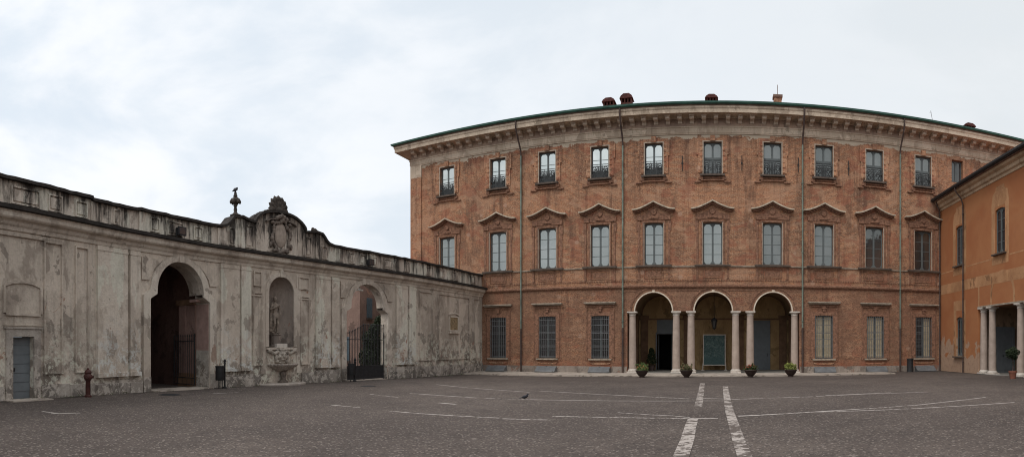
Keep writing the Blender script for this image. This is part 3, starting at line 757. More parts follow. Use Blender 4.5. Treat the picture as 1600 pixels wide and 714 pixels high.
m = M(); m.cube(-5.0, -2.8, YB + .3, YB + .32, 0, 3); m.cube(-5.0, -2.8, YB + 4, YB + 4.1, 0, 3.2); m.cube(-5.0, -4.9, YB + .3, YB + 4, 0, 3.2); m.cube(-2.9, -2.8, YB + .3, YB + 4, 0, 3.2); m.cube(-5, -2.8, YB + .3, YB + 4, 3.2, 3.3)
m.v = m.v[8:]; m.f = [tuple(i - 8 for i in f) for f in m.f[6:]]
obj('entrance_hall', m, M_dark, palace)
m = M(); m.cube(-4.78, -3.02, YB - .05, YB + .02, 2.87, 3.98); m.cube(-4.86, -4.76, YB - .07, YB, .06, 3.0); m.cube(-3.04, -2.94, YB - .07, YB, .06, 3.0); obj('entrance_frame', m, M_greydoor, palace)
m = M(); m.cube(-4.7, -4.66, YB + .2, YB + 1.0, .07, 2.8); m.cube(-3.62, -3.56, YB + .12, YB + .18, .07, 2.8); m.cube(-3.3, -3.2, YB + .12, YB + .18, .07, 2.8)
obj('glazed_door', m, M_frame, palace)
m = M(); m.cube(2.33, 4.17, YB + .1, YB + .16, .06, 3.95); m.cube(2.33, 4.17, YB + .06, YB + .10, 2.45, 2.6); ring(m, lambda a, b, d: (a + 3.35, YB + .1 + d, b), .50, .25, 1.9, .05, -.03, .0)
m.strip(lambda a, b, d: (a + 3.35, YB + .1 + d, b), [(-.5 + i * .1, 1.95 + .22 * sin(PI * i / 10)) for i in range(11)], .05, -.03, 0)
dd = obj('door', m, M_greydoor, palace); m = M(); m.cube(3.90, 3.94, YB, YB + .06, 1.1, 1.35); obj('handle', m, M_iron, dd)
# archivolts
for c in ARC:
    m = M(); arc = [(c - (RA - .0) * cos(PI * i / 28), SPR + RA * sin(PI * i / 28)) for i in range(29)]
    m.strip(Pm, arc, .085, -.05, .12); m.box(Pm, c - .09, c + .09, SPR + RA - .01, SPR + RA + .17, -.10, 0)
    o = obj('archivolt', m, M_arch, palace, smooth=40)
    m = M(); m.strip(Pm, [(c - (RA + .26) * cos(PI * i / 28), SPR + .05 + (RA + .24) * sin(PI * i / 28)) for i in range(29)], .10, -.045, 0); obj('arch_moulding', m, M_ochre_trim, o)
for a, b in ((-3.45, -1.25), (.68, 2.88), (-6.4, -5.6), (4.9, 5.7)):
    m = M(); a2, b2 = a + .0, b; m.box(Pm, a2, b2, 5.72, 5.76, -.03, 0); obj('spandrel_moulding', m, M_ochre_trim, palace)
def column(x, y, parent, zb=.06, zt_=4.34, r=.27):
    h = zt_ - zb
    m = M(); m.lathe(cyl_prof(r, r * .84, h - .26 - .30), 24, (x, y, zb + .26)); o = obj('column', m, M_col, parent, smooth=40)
    m = M(); m.cube(x - r * 1.32, x + r * 1.32, y - r * 1.32, y + r * 1.32, zb - .02, zb + .10); m.lathe([(r * 1.3, .10), (r * 1.36, .14), (r * 1.3, .19), (r * 1.1, .205), (r * 1.08, .25), (r, .27)], 24, (x, y, zb)); obj('base', m, M_cap, o, smooth=40)
    m = M(); q = zt_ - .30; m.lathe([(r * .84, 0), (r * .93, .01), (r * .93, .04), (r * .85, .05), (r * .85, .11), (r * 1.0, .13), (r * 1.16, .19), (r * 1.18, .21)], 24, (x, y, q)); m.cube(x - r * 1.25, x + r * 1.25, y - r * 1.25, y + r * 1.25, q + .21, zt_ - .002); obj('capital', m, M_cap, o, smooth=40)
for x in (-5.94, -2.86, -1.83, 1.26, 2.27, 5.38): column(x, 37.26, palace)

# ------------------------------------------------------------------ LEFT COURTYARD WALL
cw = thing('courtyard_wall', 'long weathered grey stucco wall with two arched gateways, niche and scrolled pediment', 'wall', (*curve(14.5), 0))
LEDGE = 6.22; CEN = 14.5
def arch_op(c, hw=1.66, hi=1.3, spr=4.15, sh=3.82, th=.9):
    def zt_(s):
        u = abs(s - c)
        if u < hi: return spr + sqrt(max(0, hi * hi - u * u)) * .985
        return sh + (spr - .12 - sh) * (hw - u) / (hw - hi)
    return dict(s0=c - hw, s1=c + hw, zb=cst(-.5), zt=zt_, br=[c - hw, c + hw, c - hi, c + hi] + [c - hi * cos(PI * i / 24) for i in range(25)], rev=th)
A1c, A2c = 8.53, 20.72
nh = .81
nop = dict(s0=CEN - nh, s1=CEN + nh, zb=cst(1.87), zt=lambda s: 4.5 + sqrt(max(0, nh * nh - (s - CEN) ** 2)), br=[CEN - nh * cos(PI * i / 24) for i in range(25)], rev=.03)
dop = rect_op(.90, .86, -.5, 2.25, 0, .28); dop['rev'] = .28
outline = [(-13.5, 7.33), (-10, 7.33), (3.95, 7.33), (4.0, 7.28), (6.0, 7.30), (6.4, 7.33), (10.9, 7.31), (11.2, 7.42), (11.45, 7.62), (11.66, 7.88), (12.1, 7.93), (12.45, 7.84), (12.80, 7.80)]
outline += [(12.95 + 1.58 * (1 - cos(PI * i / 20)), 7.80 + .70 * sin(PI * i / 20)) for i in range(1, 20)]
outline += [(16.14, 7.80), (16.5, 7.84), (16.9, 7.90), (17.3, 7.86), (17.45, 7.72), (17.6, 7.55), (17.8, 7.42), (18.05, 7.36), (18.6, 7.33), (SEND, 7.32)]
outline = [(a, b - .10) for a, b in outline]
def oz(s):
    for (a, za), (b, zb_) in zip(outline, outline[1:]):
        if a <= s <= b: return za + (zb_ - za) * (s - a) / (b - a)
    return outline[-1][1]
S0 = -13.0
m = M(); m.wall(Lm, S0, SEND, cst(-.5), cst(LEDGE), [arch_op(A1c), arch_op(A2c, th=.5), nop, dop], .5, step=.5)
obj('main_wall', m, M_wallplaster, cw)
m = M(); m.wall(lambda s, z, d: Lm(s, z, d + .05), S0, SEND, cst(LEDGE), oz, [], .5, step=.5, extra=[a for a, b in outline]); obj('parapet', m, M_parapet, cw)
dense = []
for i in range(int((SEND - S0) / .3) + 1):
    s_ = S0 + .3 * i; dense.append((s_, oz(s_)))
dense = sorted([p for p in dense if not any(abs(p[0] - a) < .12 for a, b in outline)] + [p for p in outline if p[0] > S0] + [(SEND, oz(SEND))])
dense = [p for i, p in enumerate(dense) if i == 0 or p[0] - dense[i - 1][0] > .01]
jd = [(a, b + random.uniform(-.018, .018)) for a, b in dense]
m = M(); m.strip(Lm, jd, .11, -.09, .66); obj('coping', m, M_black, cw)
LP = lambda s_: Lm(s_, 0)[:2]
lpath = [LP(S0 + (SEND - S0) * i / 90) for i in range(91)][::-1]      # travelled towards the camera the court is on the left, so offsets are mirrored below
def lsweep(name, prof, mat, a=None, b=None, parent=cw):
    a = S0 if a is None else a; b = SEND if b is None else b; n = max(2, int((b - a) / .45))
    pts = [LP(a + (b - a) * i / n) for i in range(n + 1)]
    return obj(name, M().sweep(pts, prof), mat, parent)
# travelling with growing s (away from camera) the court lies on the right-hand side -> positive offsets face the court
lsweep('cornice', [(0, 5.62), (.05, 5.63), (.07, 5.74), (.13, 5.80), (.17, 5.90), (.30, 5.95), (.34, 6.0), (.35, 6.12), (.40, 6.17), (0, 6.17)], M_mould)
lsweep('ledge', [(-.02, 6.171), (.43, 6.173), (.47, 6.20), (.46, 6.33), (.10, 6.41), (-.02, 6.44)], M_ledge)
def pil(a, b, z0=.95, z1=5.6, d=-.11):
    m = M(); m.box(Lm, a, b, z0, z1, d, 0.0, .5); m.box(Lm, a - .03, b + .03, .80, z0, d - .05, 0, .5); m.box(Lm, a - .02, b + .02, 5.42, 5.5, d - .02, 0, .5)
    obj('pilaster', m, M_pil, cw, weld=False)
    m = M(); m.box(Lm, a - .06, b + .06, -.4, .80 - random.uniform(.1, .25), d - .07, 0, .5); obj('pilaster_base', m, M_ashlar, cw, weld=False)
pils = [(4.18, 5.68), (5.82, 6.33), (10.80, 11.86), (11.98, 12.56), (16.80, 17.83), (17.95, 18.50), (23.12, 24.15), (24.3, 25.0)]
for a, b in pils: pil(a, b)
def panel(a, b, z0, z1, t=.055, d=-.075, mat=M_wallplaster, name='panel_moulding', fill=False, mp=Lm):
    m = M(); m.box(mp, a, b, z0, z0 + t, d, 0, .5); m.box(mp, a, b, z1 - t, z1, d, 0, .5); m.box(mp, a, a + t, z0 + t, z1 - t, d, 0); m.box(mp, b - t, b, z0 + t, z1 - t, d, 0)
    if fill: m.box(mp, a + t * 2.2, b - t * 2.2, z0 + t * 2.2, z1 - t * 2.2, d * .7, 0, .5)
    obj(name, m, mat, cw, weld=False)
for a, b, z0, z1 in ((1.75, 2.58, 1.0, 5.45), (-.6, 2.6, 5.45, 5.55), (3.15, 3.80, 1.0, 5.45), (12.75, 13.25, 4.75, 5.45), (15.62, 16.35, 4.78, 5.42), (12.72, 13.3, 1.0, 4.45), (15.75, 16.35, 1.0, 4.45), (25.4, 26.85, 1.0, 5.42), (27.5, 31.5, 1.0, 5.42), (32.1, 33.0, 1.0, 5.42)): panel(a, b, z0, z1)
pp = lambda s, z, d: Lm(s, z, d + .05)
for a, b in ((.45, 1.62), (2.0, 2.62), (3.2, 3.78), (5.05, 5.42), (6.95, 7.45), (7.85, 8.75), (9.35, 9.85), (19.35, 19.8), (20.15, 20.65), (20.95, 21.6), (22.1, 22.9), (24.05, 24.5), (26.1, 27.0), (27.6, 28.4), (28.95, 30.0), (31.9, 32.7), (-2.6, -.6), (-6, -4)):
    panel(a, b, 6.5, 7.08, .05, -.055, M_parapet, 'parapet_panel', True, pp)
for a, b, z1 in ((12.3, 12.78, 7.55), (16.1, 16.55, 7.5), (17.3, 17.75, 7.15), (11.35, 11.7, 7.3)): panel(a, b, 6.5, z1, .05, -.055, M_parapet, 'parapet_panel', True, pp)
for a in (3.95, 6.35, 10.7, 12.05, 12.92, 15.95, 16.85, 18.4, 23.1, 25.2):
    m = M(); m.box(pp, a, a + .22, 6.3, min(oz(a), oz(a + .22)) - .02, -.06, 0); obj('parapet_pier', m, M_parapet, cw, weld=False)
# arch surrounds
def surround(c):
    m = M(); hi, hw = 1.3, 1.66
    line = [(c - hw, -.3), (c - hw, 3.82), (c - hi, 4.03), (c - hi, 4.15)] + [(c - hi * cos(PI * i / 24), 4.15 + hi * .985 * sin(PI * i / 24)) for i in range(1, 24)] + [(c + hi, 4.15), (c + hi, 4.03), (c + hw, 3.82), (c + hw, -.3)]
    outl = [(c - hw - .36, -.3), (c - hw - .36, 3.95), (c - hi - .38, 4.18), (c - hi - .36, 4.30)] + [(c - (hi + .34) * cos(PI * i / 24), 4.15 + (hi + .22) * sin(PI * i / 24)) for i in range(1, 24)] + [(c + hi + .36, 4.30), (c + hi + .38, 4.18), (c + hw + .36, 3.95), (c + hw + .36, -.3)]
    n = len(m.v); d0 = -.09
    for (a, b), (e, f) in zip(line, outl): m.v += [Lm(a, b, d0), Lm(e, f, d0), Lm(e, f, .0), Lm(a, b, .0)]
    for i in range(len(line) - 1):
        a = n + 4 * i; b = a + 4
        for j in range(4): m.f.append((a + j, a + (j + 1) % 4, b + (j + 1) % 4, b + j))
    m.box(Lm, c - .13, c + .13, 5.40, 5.66, -.15, 0)
    obj('arch_surround', m, M_mould, cw, weld=False)
    for sg in (-1, 1):                      # ear-shaped spandrel panels
        q = [(c + sg * x, z_) for x, z_ in ((2.08, 5.42), (.98, 5.42), (1.35, 5.12), (1.60, 4.82), (1.68, 4.55), (2.08, 4.55))]
        m = M(); m.prism(Lm, q, -.055, 0); obj('spandrel_panel', m, M_wallplaster, cw, weld=False)
surround(A1c); surround(A2c)
# stone foot of the jambs and general plinth
m = M()
def ash(a, b, h=.62):
    s_ = a
    while s_ < b - .05:
        e_ = min(b, s_ + random.uniform(.8, 1.3)); hh = h + random.uniform(-.04, .05)
        m.box(Lm, s_, e_ - .012, -.4, hh, -.05 - random.uniform(0, .012), 0, .5); s_ = e_
for a, b in ((S0, .15), (1.68, 6.5), (10.55, 13.2), (15.85, 18.65), (22.75, 25.5), (25.5, SEND)): ash(a, b)
obj('plinth', m, M_ashlar, cw, weld=False)
m = M()
for c in (A1c, A2c):
    for sg in (-1, 1):
        a, b = sorted((c + sg * 1.66, c + sg * 2.04)); m.box(Lm, a, b, -.4, .72, -.12, -.09)
        a, b = sorted((c + sg * 1.66, c + sg * 1.64)); m.box(Lm, a, b, -.4, 1.75 if c == A1c else .72, .0, .88 if c == A1c else .49)
obj('jamb_stone', m, M_ashlar, cw, weld=False)
# string through the niche bay
m = M(); m.box(Lm, 12.6, CEN - nh - .3, 4.28, 4.34, -.06, 0, .4); m.box(Lm, CEN + nh + .3, 16.5, 4.28, 4.34, -.06, 0, .4); obj('string_moulding', m, M_mould, cw, weld=False)
# niche surround + shell + bay pilasters
m = M(); line = [(CEN - nh, 1.9), (CEN - nh, 4.5)] + [(CEN - nh * cos(PI * i / 20), 4.5 + nh * sin(PI * i / 20)) for i in range(1, 20)] + [(CEN + nh, 4.5), (CEN + nh, 1.9)]
m.strip(Lm, line, .20, -.07, 0); m.box(Lm, CEN - .1, CEN + .1, 5.28, 5.62, -.12, 0); obj('niche_surround', m, M_mould, cw, weld=False)
m = M(); K = 16; rows = []
for zz in (1.87, 2.6, 3.3, 4.0, 4.5): rows.append([(CEN - nh * cos(PI * i / K), zz, nh * .95 * sin(PI * i / K)) for i in range(K + 1)])
for j in range(1, 8):
    ph = PI / 2 * j / 8; rows.append([(CEN - nh * cos(ph) * cos(PI * i / K), 4.5 + nh * sin(ph), nh * .95 * cos(ph) * sin(PI * i / K)) for i in range(K + 1)])
for r_a, r_b in zip(rows, rows[1:]):
    for i in range(K): m.quad([Lm(*r_a[i]), Lm(*r_a[i + 1]), Lm(*r_b[i + 1]), Lm(*r_b[i])])
top = Lm(CEN, 4.5 + nh, 0)
for i in range(K): m.quad([Lm(*rows[-1][i]), Lm(*rows[-1][i + 1]), top])
m.quad([Lm(*p) for p in rows[0]])
obj('niche', m, M_niche, cw, smooth=40)
m = M(); m.box(Lm, CEN - nh - .16, CEN + nh + .16, 1.77, 1.87, -.12, .0, .4); obj('niche_shelf', m, M_mould, cw, weld=False)
for a, b in ((13.22, 13.5), (15.5, 15.78)):
    m = M(); m.box(Lm, a, b, .6, 5.5, -.035, 0); obj('niche_strip', m, M_mould, cw, weld=False)
# door and blind window
m = M(); m.box(Lm, .47, 1.33, zg(-16.5, 4.7) - .05, 2.24, .20, .26)
for i in range(1, 7): m.box(Lm, .47, 1.33, .19 + i * .30 - .02, .19 + i * .30 + .25, .185, .20)
dr = obj('door', m, M_greydoor, cw, weld=False); dr['label'] = 'grey boarded side door in a stone frame'
m = M(); m.box(Lm, .60, .68, 1.12, 1.24, .12, .185); obj('handle', m, M_iron, dr)
m = M(); m.box(Lm, .20, .47, -.2, 2.50, -.06, .02); m.box(Lm, 1.33, 1.60, -.2, 2.50, -.06, .02); m.box(Lm, .47, 1.33, 2.25, 2.50, -.06, .02); m.box(Lm, .12, 1.68, 2.50, 2.56, -.09, 0); obj('door_frame', m, M_ashlar, cw, weld=False)
m = M(); m.strip(Lm, [(.2, 3.0), (.2, 3.85), (.5, 3.94), (.9, 3.98), (1.3, 3.94), (1.6, 3.85), (1.6, 3.0)], .1, -.05, 0); m.box(Lm, .2, 1.6, 2.92, 3.0, -.06, 0); m.box(Lm, .1, 1.7, 2.6, 2.64, -.03, 0); obj('blind_window_frame', m, M_wallplaster, cw, weld=False)
# plaque
m = M(); panel(28.85, 30.05, 2.95, 4.0, .09, -.07, M_mould, 'plaque_frame')
m = M(); m.box(Lm, 28.8, 30.1, 2.80, 2.93, -.13, 0, .5); m.strip(Lm, [(28.8, 4.03), (29.1, 4.12), (29.45, 4.16), (29.8, 4.12), (30.1, 4.03)], .08, -.10, 0); obj('plaque_sill', m, M_mould, cw)
m = M(); m.box(Lm, 28.94, 29.96, 3.04, 3.91, -.03, 0)
random.seed(5)
for i in range(26):
    a = random.uniform(29.0, 29.85); z_ = random.uniform(3.08, 3.75); m.box(Lm, a, a + random.uniform(.05, .13), z_, z_ + random.uniform(.08, .2), -.05 - random.random() * .03, -.03)
obj('relief_plaque', m, simple('relief_stone', (.30, .22, .13), .45, 9, .9), cw, weld=False)
# crowning shell, cartouche, finial
items = []
for i in range(9):
    a = PI * (.02 + .96 * i / 8); L_ = .56 + .07 * sin(a); c_ = (cos(a) * L_ * .55 * 1.0, -.0, .10 + sin(a) * L_ * .62)
    items.append((c_, (.32 * L_ / .55, .11, .09), (0, -a, 0))); items.append(((cos(a) * L_ * .80, -.02, .10 + sin(a) * L_ * .90), (.15, .11, .135)))
for sx in (-1, 1): items += [((sx * .48, -.03, .05), (.13, .11, .12)), ((sx * .66, 0, -.02), (.10, .09, .09))]
items += [((0, -.05, .1), (.16, .14, .16))]
ca = math.atan2(curve(15)[1] - curve(14)[1], curve(15)[0] - curve(14)[0])    # direction of s in plan at the centre
def lplace(name, me, mat, s_, z_, d, parent=cw, yaw=0.0):
    x, y, z = Lm(s_, z_, d); a, b = Lm(s_ - .3, 0), Lm(s_ + .3, 0)
    return link(name, me, mat, parent, (x, y, z), math.atan2(b[1] - a[1], b[0] - a[0]) + yaw)
M_orn = simple('dark_ornament_stone', (.062, .05, .042), .6, 7, .95, bump=.4); M_orn2 = simple('cartouche_stone', (.15, .12, .10), .5, 6, .95, bump=.4)
lplace('shell_crest', blob('shell_crest', items, .022), M_orn, 14.45, 8.46, .15)
items = [((0, .02, 0), (.40, .10, .62))]
lplace('shield', blob('shield', items, .022), simple('shield_plaster', (.32, .26, .215), .3, 4, .9), 14.5, 7.35, .02)
items = []; random.seed(11)
for i in range(34):
    a = 2 * PI * i / 34; rr = .07 + .04 * random.random(); q = 1 + .10 * sin(6 * a)
    items.append(((cos(a) * .56 * q, -.03 - .05 * random.random(), sin(a) * .76 * q - .02), (rr, rr, rr * 1.2)))
for sx in (-1, 1): items += [((sx * .55, -.05, .62), (.12, .1, .1)), ((sx * .38, -.05, -.72), (.14, .1, .09)), ((sx * .65, -.04, -.45), (.08, .08, .16))]
for x, z_ in ((-.3, .84), (-.15, .92), (0, .97), (.15, .92), (.3, .84)): items.append(((x, -.08, z_), (.10, .14, .13)))
lplace('cartouche', blob('cartouche', items, .022), M_orn2, 14.5, 7.28, .03)
m = M(); m.strip(Lm, [(13.55, 7.86), (13.75, 7.98), (14.1, 8.03)], .06, -.12, .05); m.strip(Lm, [(14.9, 8.03), (15.25, 7.98), (15.45, 7.86)], .06, -.12, .05)
m.box(Lm, 13.6, 15.4, 6.38, 6.44, -.08, .05); obj('cartouche_moulding', m, M_orn2, cw, weld=False)
m = M(); m.lathe([(.0, 0), (.24, 0), (.26, .06), (.12, .12), (.07, .22), (.09, .30), (.06, .42), (.10, .50), (.09, .54), (.0, .56)], 14)
fin = m.mesh('finial_stem', 50); fin.materials.append(M_orn)
lplace('finial', fin, None, 11.88, 7.90, .22)
items = [((0, 0, 0), (.10, .10, .2)), ((0, 0, .22), (.10, .10, .12)), ((0, 0, .36), (.07, .07, .07))]
for k in range(6):
    a = 2 * PI * k / 6 + .5; items += [((cos(a) * .14, sin(a) * .14, .02), (.09, .09, .13)), ((cos(a) * .21, sin(a) * .21, -.04), (.06, .06, .10))]
lplace('finial_lily', blob('finial_lily', items, .02), M_orn, 11.88, 8.60, .22)
items = [((0, 0, .08), (.2, .16, .12)), ((-.1, 0, .17), (.09, .09, .08)), ((.08, .02, .16), (.08, .08, .07))]
lplace('finial_stub', blob('finial_stub', items, .025), M_orn, 16.95, 7.86, .22)
items = []; random.seed(3)
for i in range(26):
    t = i / 25
    if .36 < t < .63: continue
    a = PI * t; items.append(((-1.58 * cos(a), random.uniform(-.03, .03), .70 * sin(a) + .03), (.10, .12, .05 + .05 * random.random())))
lplace('crest_foliage', blob('crest_foliage', items, .03, 1), M_black, 14.53, 7.78, .2)
# passage room behind the first gate
m = M(); a, b = A1c - 1.9, A1c + 1.95
def box_room(m, mp, a, b, z0, z1, d0, d1, t=.12):
    m.box(mp, a - t, a, z0, z1, d0, d1); m.box(mp, b, b + t, z0, z1, d0, d1); m.box(mp, a - t, b + t, z1, z1 + t, d0, d1, .6)
TX = Lm(A1c, 0, 0); T2 = Lm(A1c, 0, 1)
def Rm(s, z, d):      # flat frame at the first gateway
    u = (T2[0] - TX[0], T2[1] - TX[1]); return (TX[0] + u[0] * d + u[1] * (s - A1c), TX[1] + u[1] * d - u[0] * (s - A1c), z)
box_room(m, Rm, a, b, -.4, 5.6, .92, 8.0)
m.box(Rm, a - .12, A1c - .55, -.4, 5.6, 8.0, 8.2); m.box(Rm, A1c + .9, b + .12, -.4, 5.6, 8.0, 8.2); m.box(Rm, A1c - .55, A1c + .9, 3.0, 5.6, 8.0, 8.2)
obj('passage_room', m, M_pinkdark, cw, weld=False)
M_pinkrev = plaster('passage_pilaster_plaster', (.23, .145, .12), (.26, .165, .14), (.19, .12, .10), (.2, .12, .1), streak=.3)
m = M(); m.box(Rm, A1c + 1.78, A1c + 1.95, .7, 3.8, .93, 1.45); m.box(Rm, A1c + 1.72, A1c + 1.95, .7, 3.8, 1.50, 1.95); obj('passage_pilaster', m, M_pinkrev, cw, weld=False)
m = M(); m.box(Rm, A1c + 1.77, A1c + 1.95, -.3, .7, .93, 1.48); m.box(Rm, A1c + 1.71, A1c + 1.95, -.3, .7, 1.49, 1.97); m.box(Rm, A1c + 1.66, A1c + 1.95, 3.8, 4.05, .93, 2.1); obj('passage_moulding', m, M_ochre_dk, cw, weld=False)
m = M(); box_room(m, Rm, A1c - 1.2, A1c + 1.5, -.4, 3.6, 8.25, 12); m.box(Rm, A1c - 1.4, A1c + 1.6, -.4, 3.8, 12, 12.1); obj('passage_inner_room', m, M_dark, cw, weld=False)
m = M()
r_ = arch_op(A1c); 
for sg, a_ in ((1, A1c + 1.66),): m.box(Lm, a_ - .012, a_ + .002, 1.75, 3.78, .02, .89)
m.box(Lm, A1c + 1.3 - .012, A1c + 1.66, 3.88, 3.99, .4, .88)
obj('reveal_paint', m, simple('reveal_pink', (.36, .235, .20), .2, 3, .9), cw, weld=False)
# gates
def bars(m, mp, a, b, z0, ztop, d, n, r=.014, spike=True):
    for i in range(n):
        s_ = a + (b - a) * i / (n - 1); zt_ = ztop(s_) if callable(ztop) else ztop
        p, q = mp(s_, z0, d), mp(s_, zt_, d); m.tube([p, q], r, 5)
        if spike: m.tube([q, (q[0], q[1], q[2] + .06), (q[0], q[1], q[2] + .13)], [r * 1.2, r * 1.9, .002], 5)
m = M(); gs = A1c + 1.52
def Gm(t, z, d): return Lm(gs, z, .82 + t)
bars(m, Gm, .05, 1.5, .55, 2.35, 0, 10)
for z_ in (.5, 2.15): m.tube([Gm(0, z_, 0), Gm(1.55, z_, 0)], .022, 6)
m.tube([Gm(0, .18, 0), Gm(0, 2.5, 0)], .03, 6); m.tube([Gm(1.55, .18, 0), Gm(1.55, 2.4, 0)], .025, 6)
for i in range(4): m.tube([Gm(.2 + i * .36, .2, 0), Gm(.2 + i * .36, .5, 0)], .014, 5)
m.tube([Gm(0, .2, 0), Gm(1.55, .2, 0)], .02, 6)
obj('iron_gate_leaf', m, M_iron, cw, weld=False)
g0, g1 = A2c - 1.64, A2c + 1.64; gm = (g0 + g1) / 2
def ztop2(s_): return 2.55 + (.55 * max(0, (s_ - g0) / (gm - g0)) ** 1.5 if s_ < gm else .55)
for a, b, nm in ((g0 + .03, gm - .02, 'gate_leaf'), (gm + .02, g1 - .03, 'gate_leaf')):
    m = M(); bars(m, Lm, a, b, .05, ztop2, .25, 14, .018)
    for z_ in (.06, .8, 2.3): m.tube([Lm(a, z_, .25), Lm((a + b) / 2, z_, .25), Lm(b, z_, .25)], .024, 6)
    m.box(Lm, a, b, .06, .80, .24, .26, .5)
    for s_ in (a, b): m.tube([Lm(s_, .0, .25), Lm(s_, 2.75, .25)], .028, 6)
    obj(nm, m, M_iron, cw, weld=False)

# objects on the wall
def flood(s_, z_, label):
    t = thing('floodlight', label, 'floodlight', Lm(s_, z_, -.12), 'floodlights on the wall ledge')
    x, y, z = WL[t]; a, b = Lm(s_ - .3, 0), Lm(s_ + .3, 0); rz = math.atan2(b[1] - a[1], b[0] - a[0])
    m = M(); m.cube(-.19, .19, -.08, .08, .18, .46); m.cube(-.22, .22, -.14, -.08, .14, .50); link('housing', m.mesh('housing'), M_iron, t, (x, y, z), rz)
    m = M(); m.tube([(-.22, .0, .3), (-.22, 0, .05), (.22, 0, .05), (.22, 0, .3)], .018, 5); m.cube(-.08, .08, -.06, .06, -.02, .06); link('bracket', m.mesh('bracket'), M_iron, t, (x, y, z), rz)
    m = M(); m.cube(-.17, .17, -.148, -.141, .18, .46); link('lens', m.mesh('lens'), M_glass_dk, t, (x, y, z), rz)
flood(8.45, 6.36, 'black floodlight on the ledge above the open left gateway'); flood(20.85, 6.36, 'black floodlight on the ledge above the gated archway')
t = thing('wall_lamp', 'small white lamp under the crown of the gated arch', 'lamp', Lm(A2c - .25, 5.12, .35))
m = M(); m.cube(-.22, .22, -.10, .10, -.05, .03); m.lathe([(.10, .03), (.06, .08), (.03, .32)], 10); link('shade', m.mesh('shade'), simple('white_enamel', (.7, .68, .62), .05, 3, .5), t, WL[t], ca)

# ------------------------------------------------------------------ STATUE, FOUNTAIN
def figure():
    it = []
    it += [((0, 0, 1.70), (.085, .10, .125)), ((0, -.085, 1.685), (.022, .03, .03)), ((0, -.03, 1.64), (.06, .07, .05))]       # head, nose, jaw
    it += [((0, .02, 1.76), (.095, .105, .09)), ((.0, .0, 1.52), (.05, .055, .10))]                                  # hair, neck
    it += [((0, 0, 1.36), (.19, .115, .17)), ((-.01, 0, 1.16), (.145, .10, .16)), ((.02, 0, .98), (.17, .12, .13))]     # chest, waist, hips
    it += seg_items((.11, 0, .93), (.13, -.05, .50), .10, .068, 7) + seg_items((.13, -.05, .50), (.13, .02, .09), .068, .042, 7) + [((.135, -.05, .05), (.05, .12, .045))]
    it += seg_items((-.09, 0, .93), (-.12, -.12, .52), .10, .068, 7) + seg_items((-.12, -.12, .52), (-.16, .03, .10), .066, .042, 7) + [((-.165, -.03, .05), (.05, .12, .045))]
    it += seg_items((.21, 0, 1.44), (.29, .03, 1.17), .06, .048, 6) + seg_items((.29, .03, 1.17), (.22, -.12, .97), .046, .034, 6) + [((.20, -.15, .94), (.035, .05, .045))]
    it += seg_items((-.21, 0, 1.44), (-.31, -.02, 1.20), .06, .048, 6) + seg_items((-.31, -.02, 1.20), (-.17, -.17, 1.28), .046, .034, 6) + [((-.14, -.18, 1.30), (.04, .04, .05))]
    # cloak over shoulder and behind, tunic hem
    for i in range(9): t = i / 8; it.append(((-.16 - .10 * t, .07 + .03 * sin(6 * t), 1.45 - 1.25 * t), (.075 + .03 * t, .06, .12)))
    for i in range(8): t = i / 7; it.append(((.14 - .06 * t, .10, 1.42 - 1.2 * t), (.10, .05, .12)))
    for i in range(7): t = i / 6; it.append(((.18 - .36 * t, -.09, 1.42 - .16 * t), (.05, .045, .045)))
    for k in range(9):
        a = 2 * PI * k / 9; it.append(((.02 + .15 * cos(a), .0 + .11 * sin(a), .86), (.05, .05, .16)))
    return blob('statue', it, .016, 2)
st = figure(); st.materials.append(simple('statue_stone', (.24, .192, .155), .4, 6, .9, bump=.3))
sx_, sy_, sz_ = Lm(CEN - .02, 2.55, .40)
so = link('statue', st, None, None, (sx_, sy_, 2.53), ca + PI + PI); tag(so, 'weathered stone statue of a cloaked standing figure in the wall niche', 'statue')
m = M(); m.box(Lm, CEN - .33, CEN + .33, 1.872, 2.06, -.10, .08); obj('stone_block', m, M_cap, cw)
m = M(); m.lathe([(.0, 0), (.30, 0), (.30, .08), (.26, .12), (.26, .58), (.30, .62), (.30, .66), (.0, .66)], 10); pb = m.mesh('pedestal'); pb.materials.append(M_niche)
o = link('statue_pedestal', pb, None, None, (sx_, sy_, 1.87), ca); tag(o, 'low round stone pedestal under the niche statue', 'pedestal')
fx, fy, _ = Lm(CEN + .02, 0, 0); fz = zg(fx, fy)
ft = thing('wall_fountain', 'carved wall fountain with grotesque mask and fluted shell basin', 'fountain', (fx, fy, fz))
def fp(name, me, mat, z_, d=0.0, parent=ft, sm=None): x, y, _ = Lm(CEN + .02, 0, d); return link(name, me, mat, parent, (x, y, z_), ca)
m = M(); m.lathe([(.14, 0), (.30, .05), (.55, .16), (.80, .30), (.86, .36), (.84, .40), (.76, .38), (.5, .26), (.02, .20)], 96, (0, 0, 0), PI, 2 * PI, 26, .07)
for i in range(len(m.v)):
    x, y, z = m.v[i]; m.v[i] = (x, y * .8, z)
fp('basin', m.mesh('basin', 60), simple('basin_stone', (.34, .29, .25), .4, 7, .85, bump=.3), .68)
m = M(); m.lathe([(.26, 0), (.24, .1), (.13, .16), (.12, .30), (.16, .45), (.12, .55), (.2, .60)], 14, (0, -.15, 0)); fp('stem', m.mesh('stem', 40), M_orn2, fz + .08)
m = M(); m.lathe([(0, 0), (1.42, 0), (1.42, .10), (1.36, .13), (0, .13)], 40, (0, 0, 0), PI, 2 * PI)
for i in range(len(m.v)):
    x, y, z = m.v[i]; m.v[i] = (x, y * .62, z)
fp('step', m.mesh('step', 40), M_kerb, fz - .03)
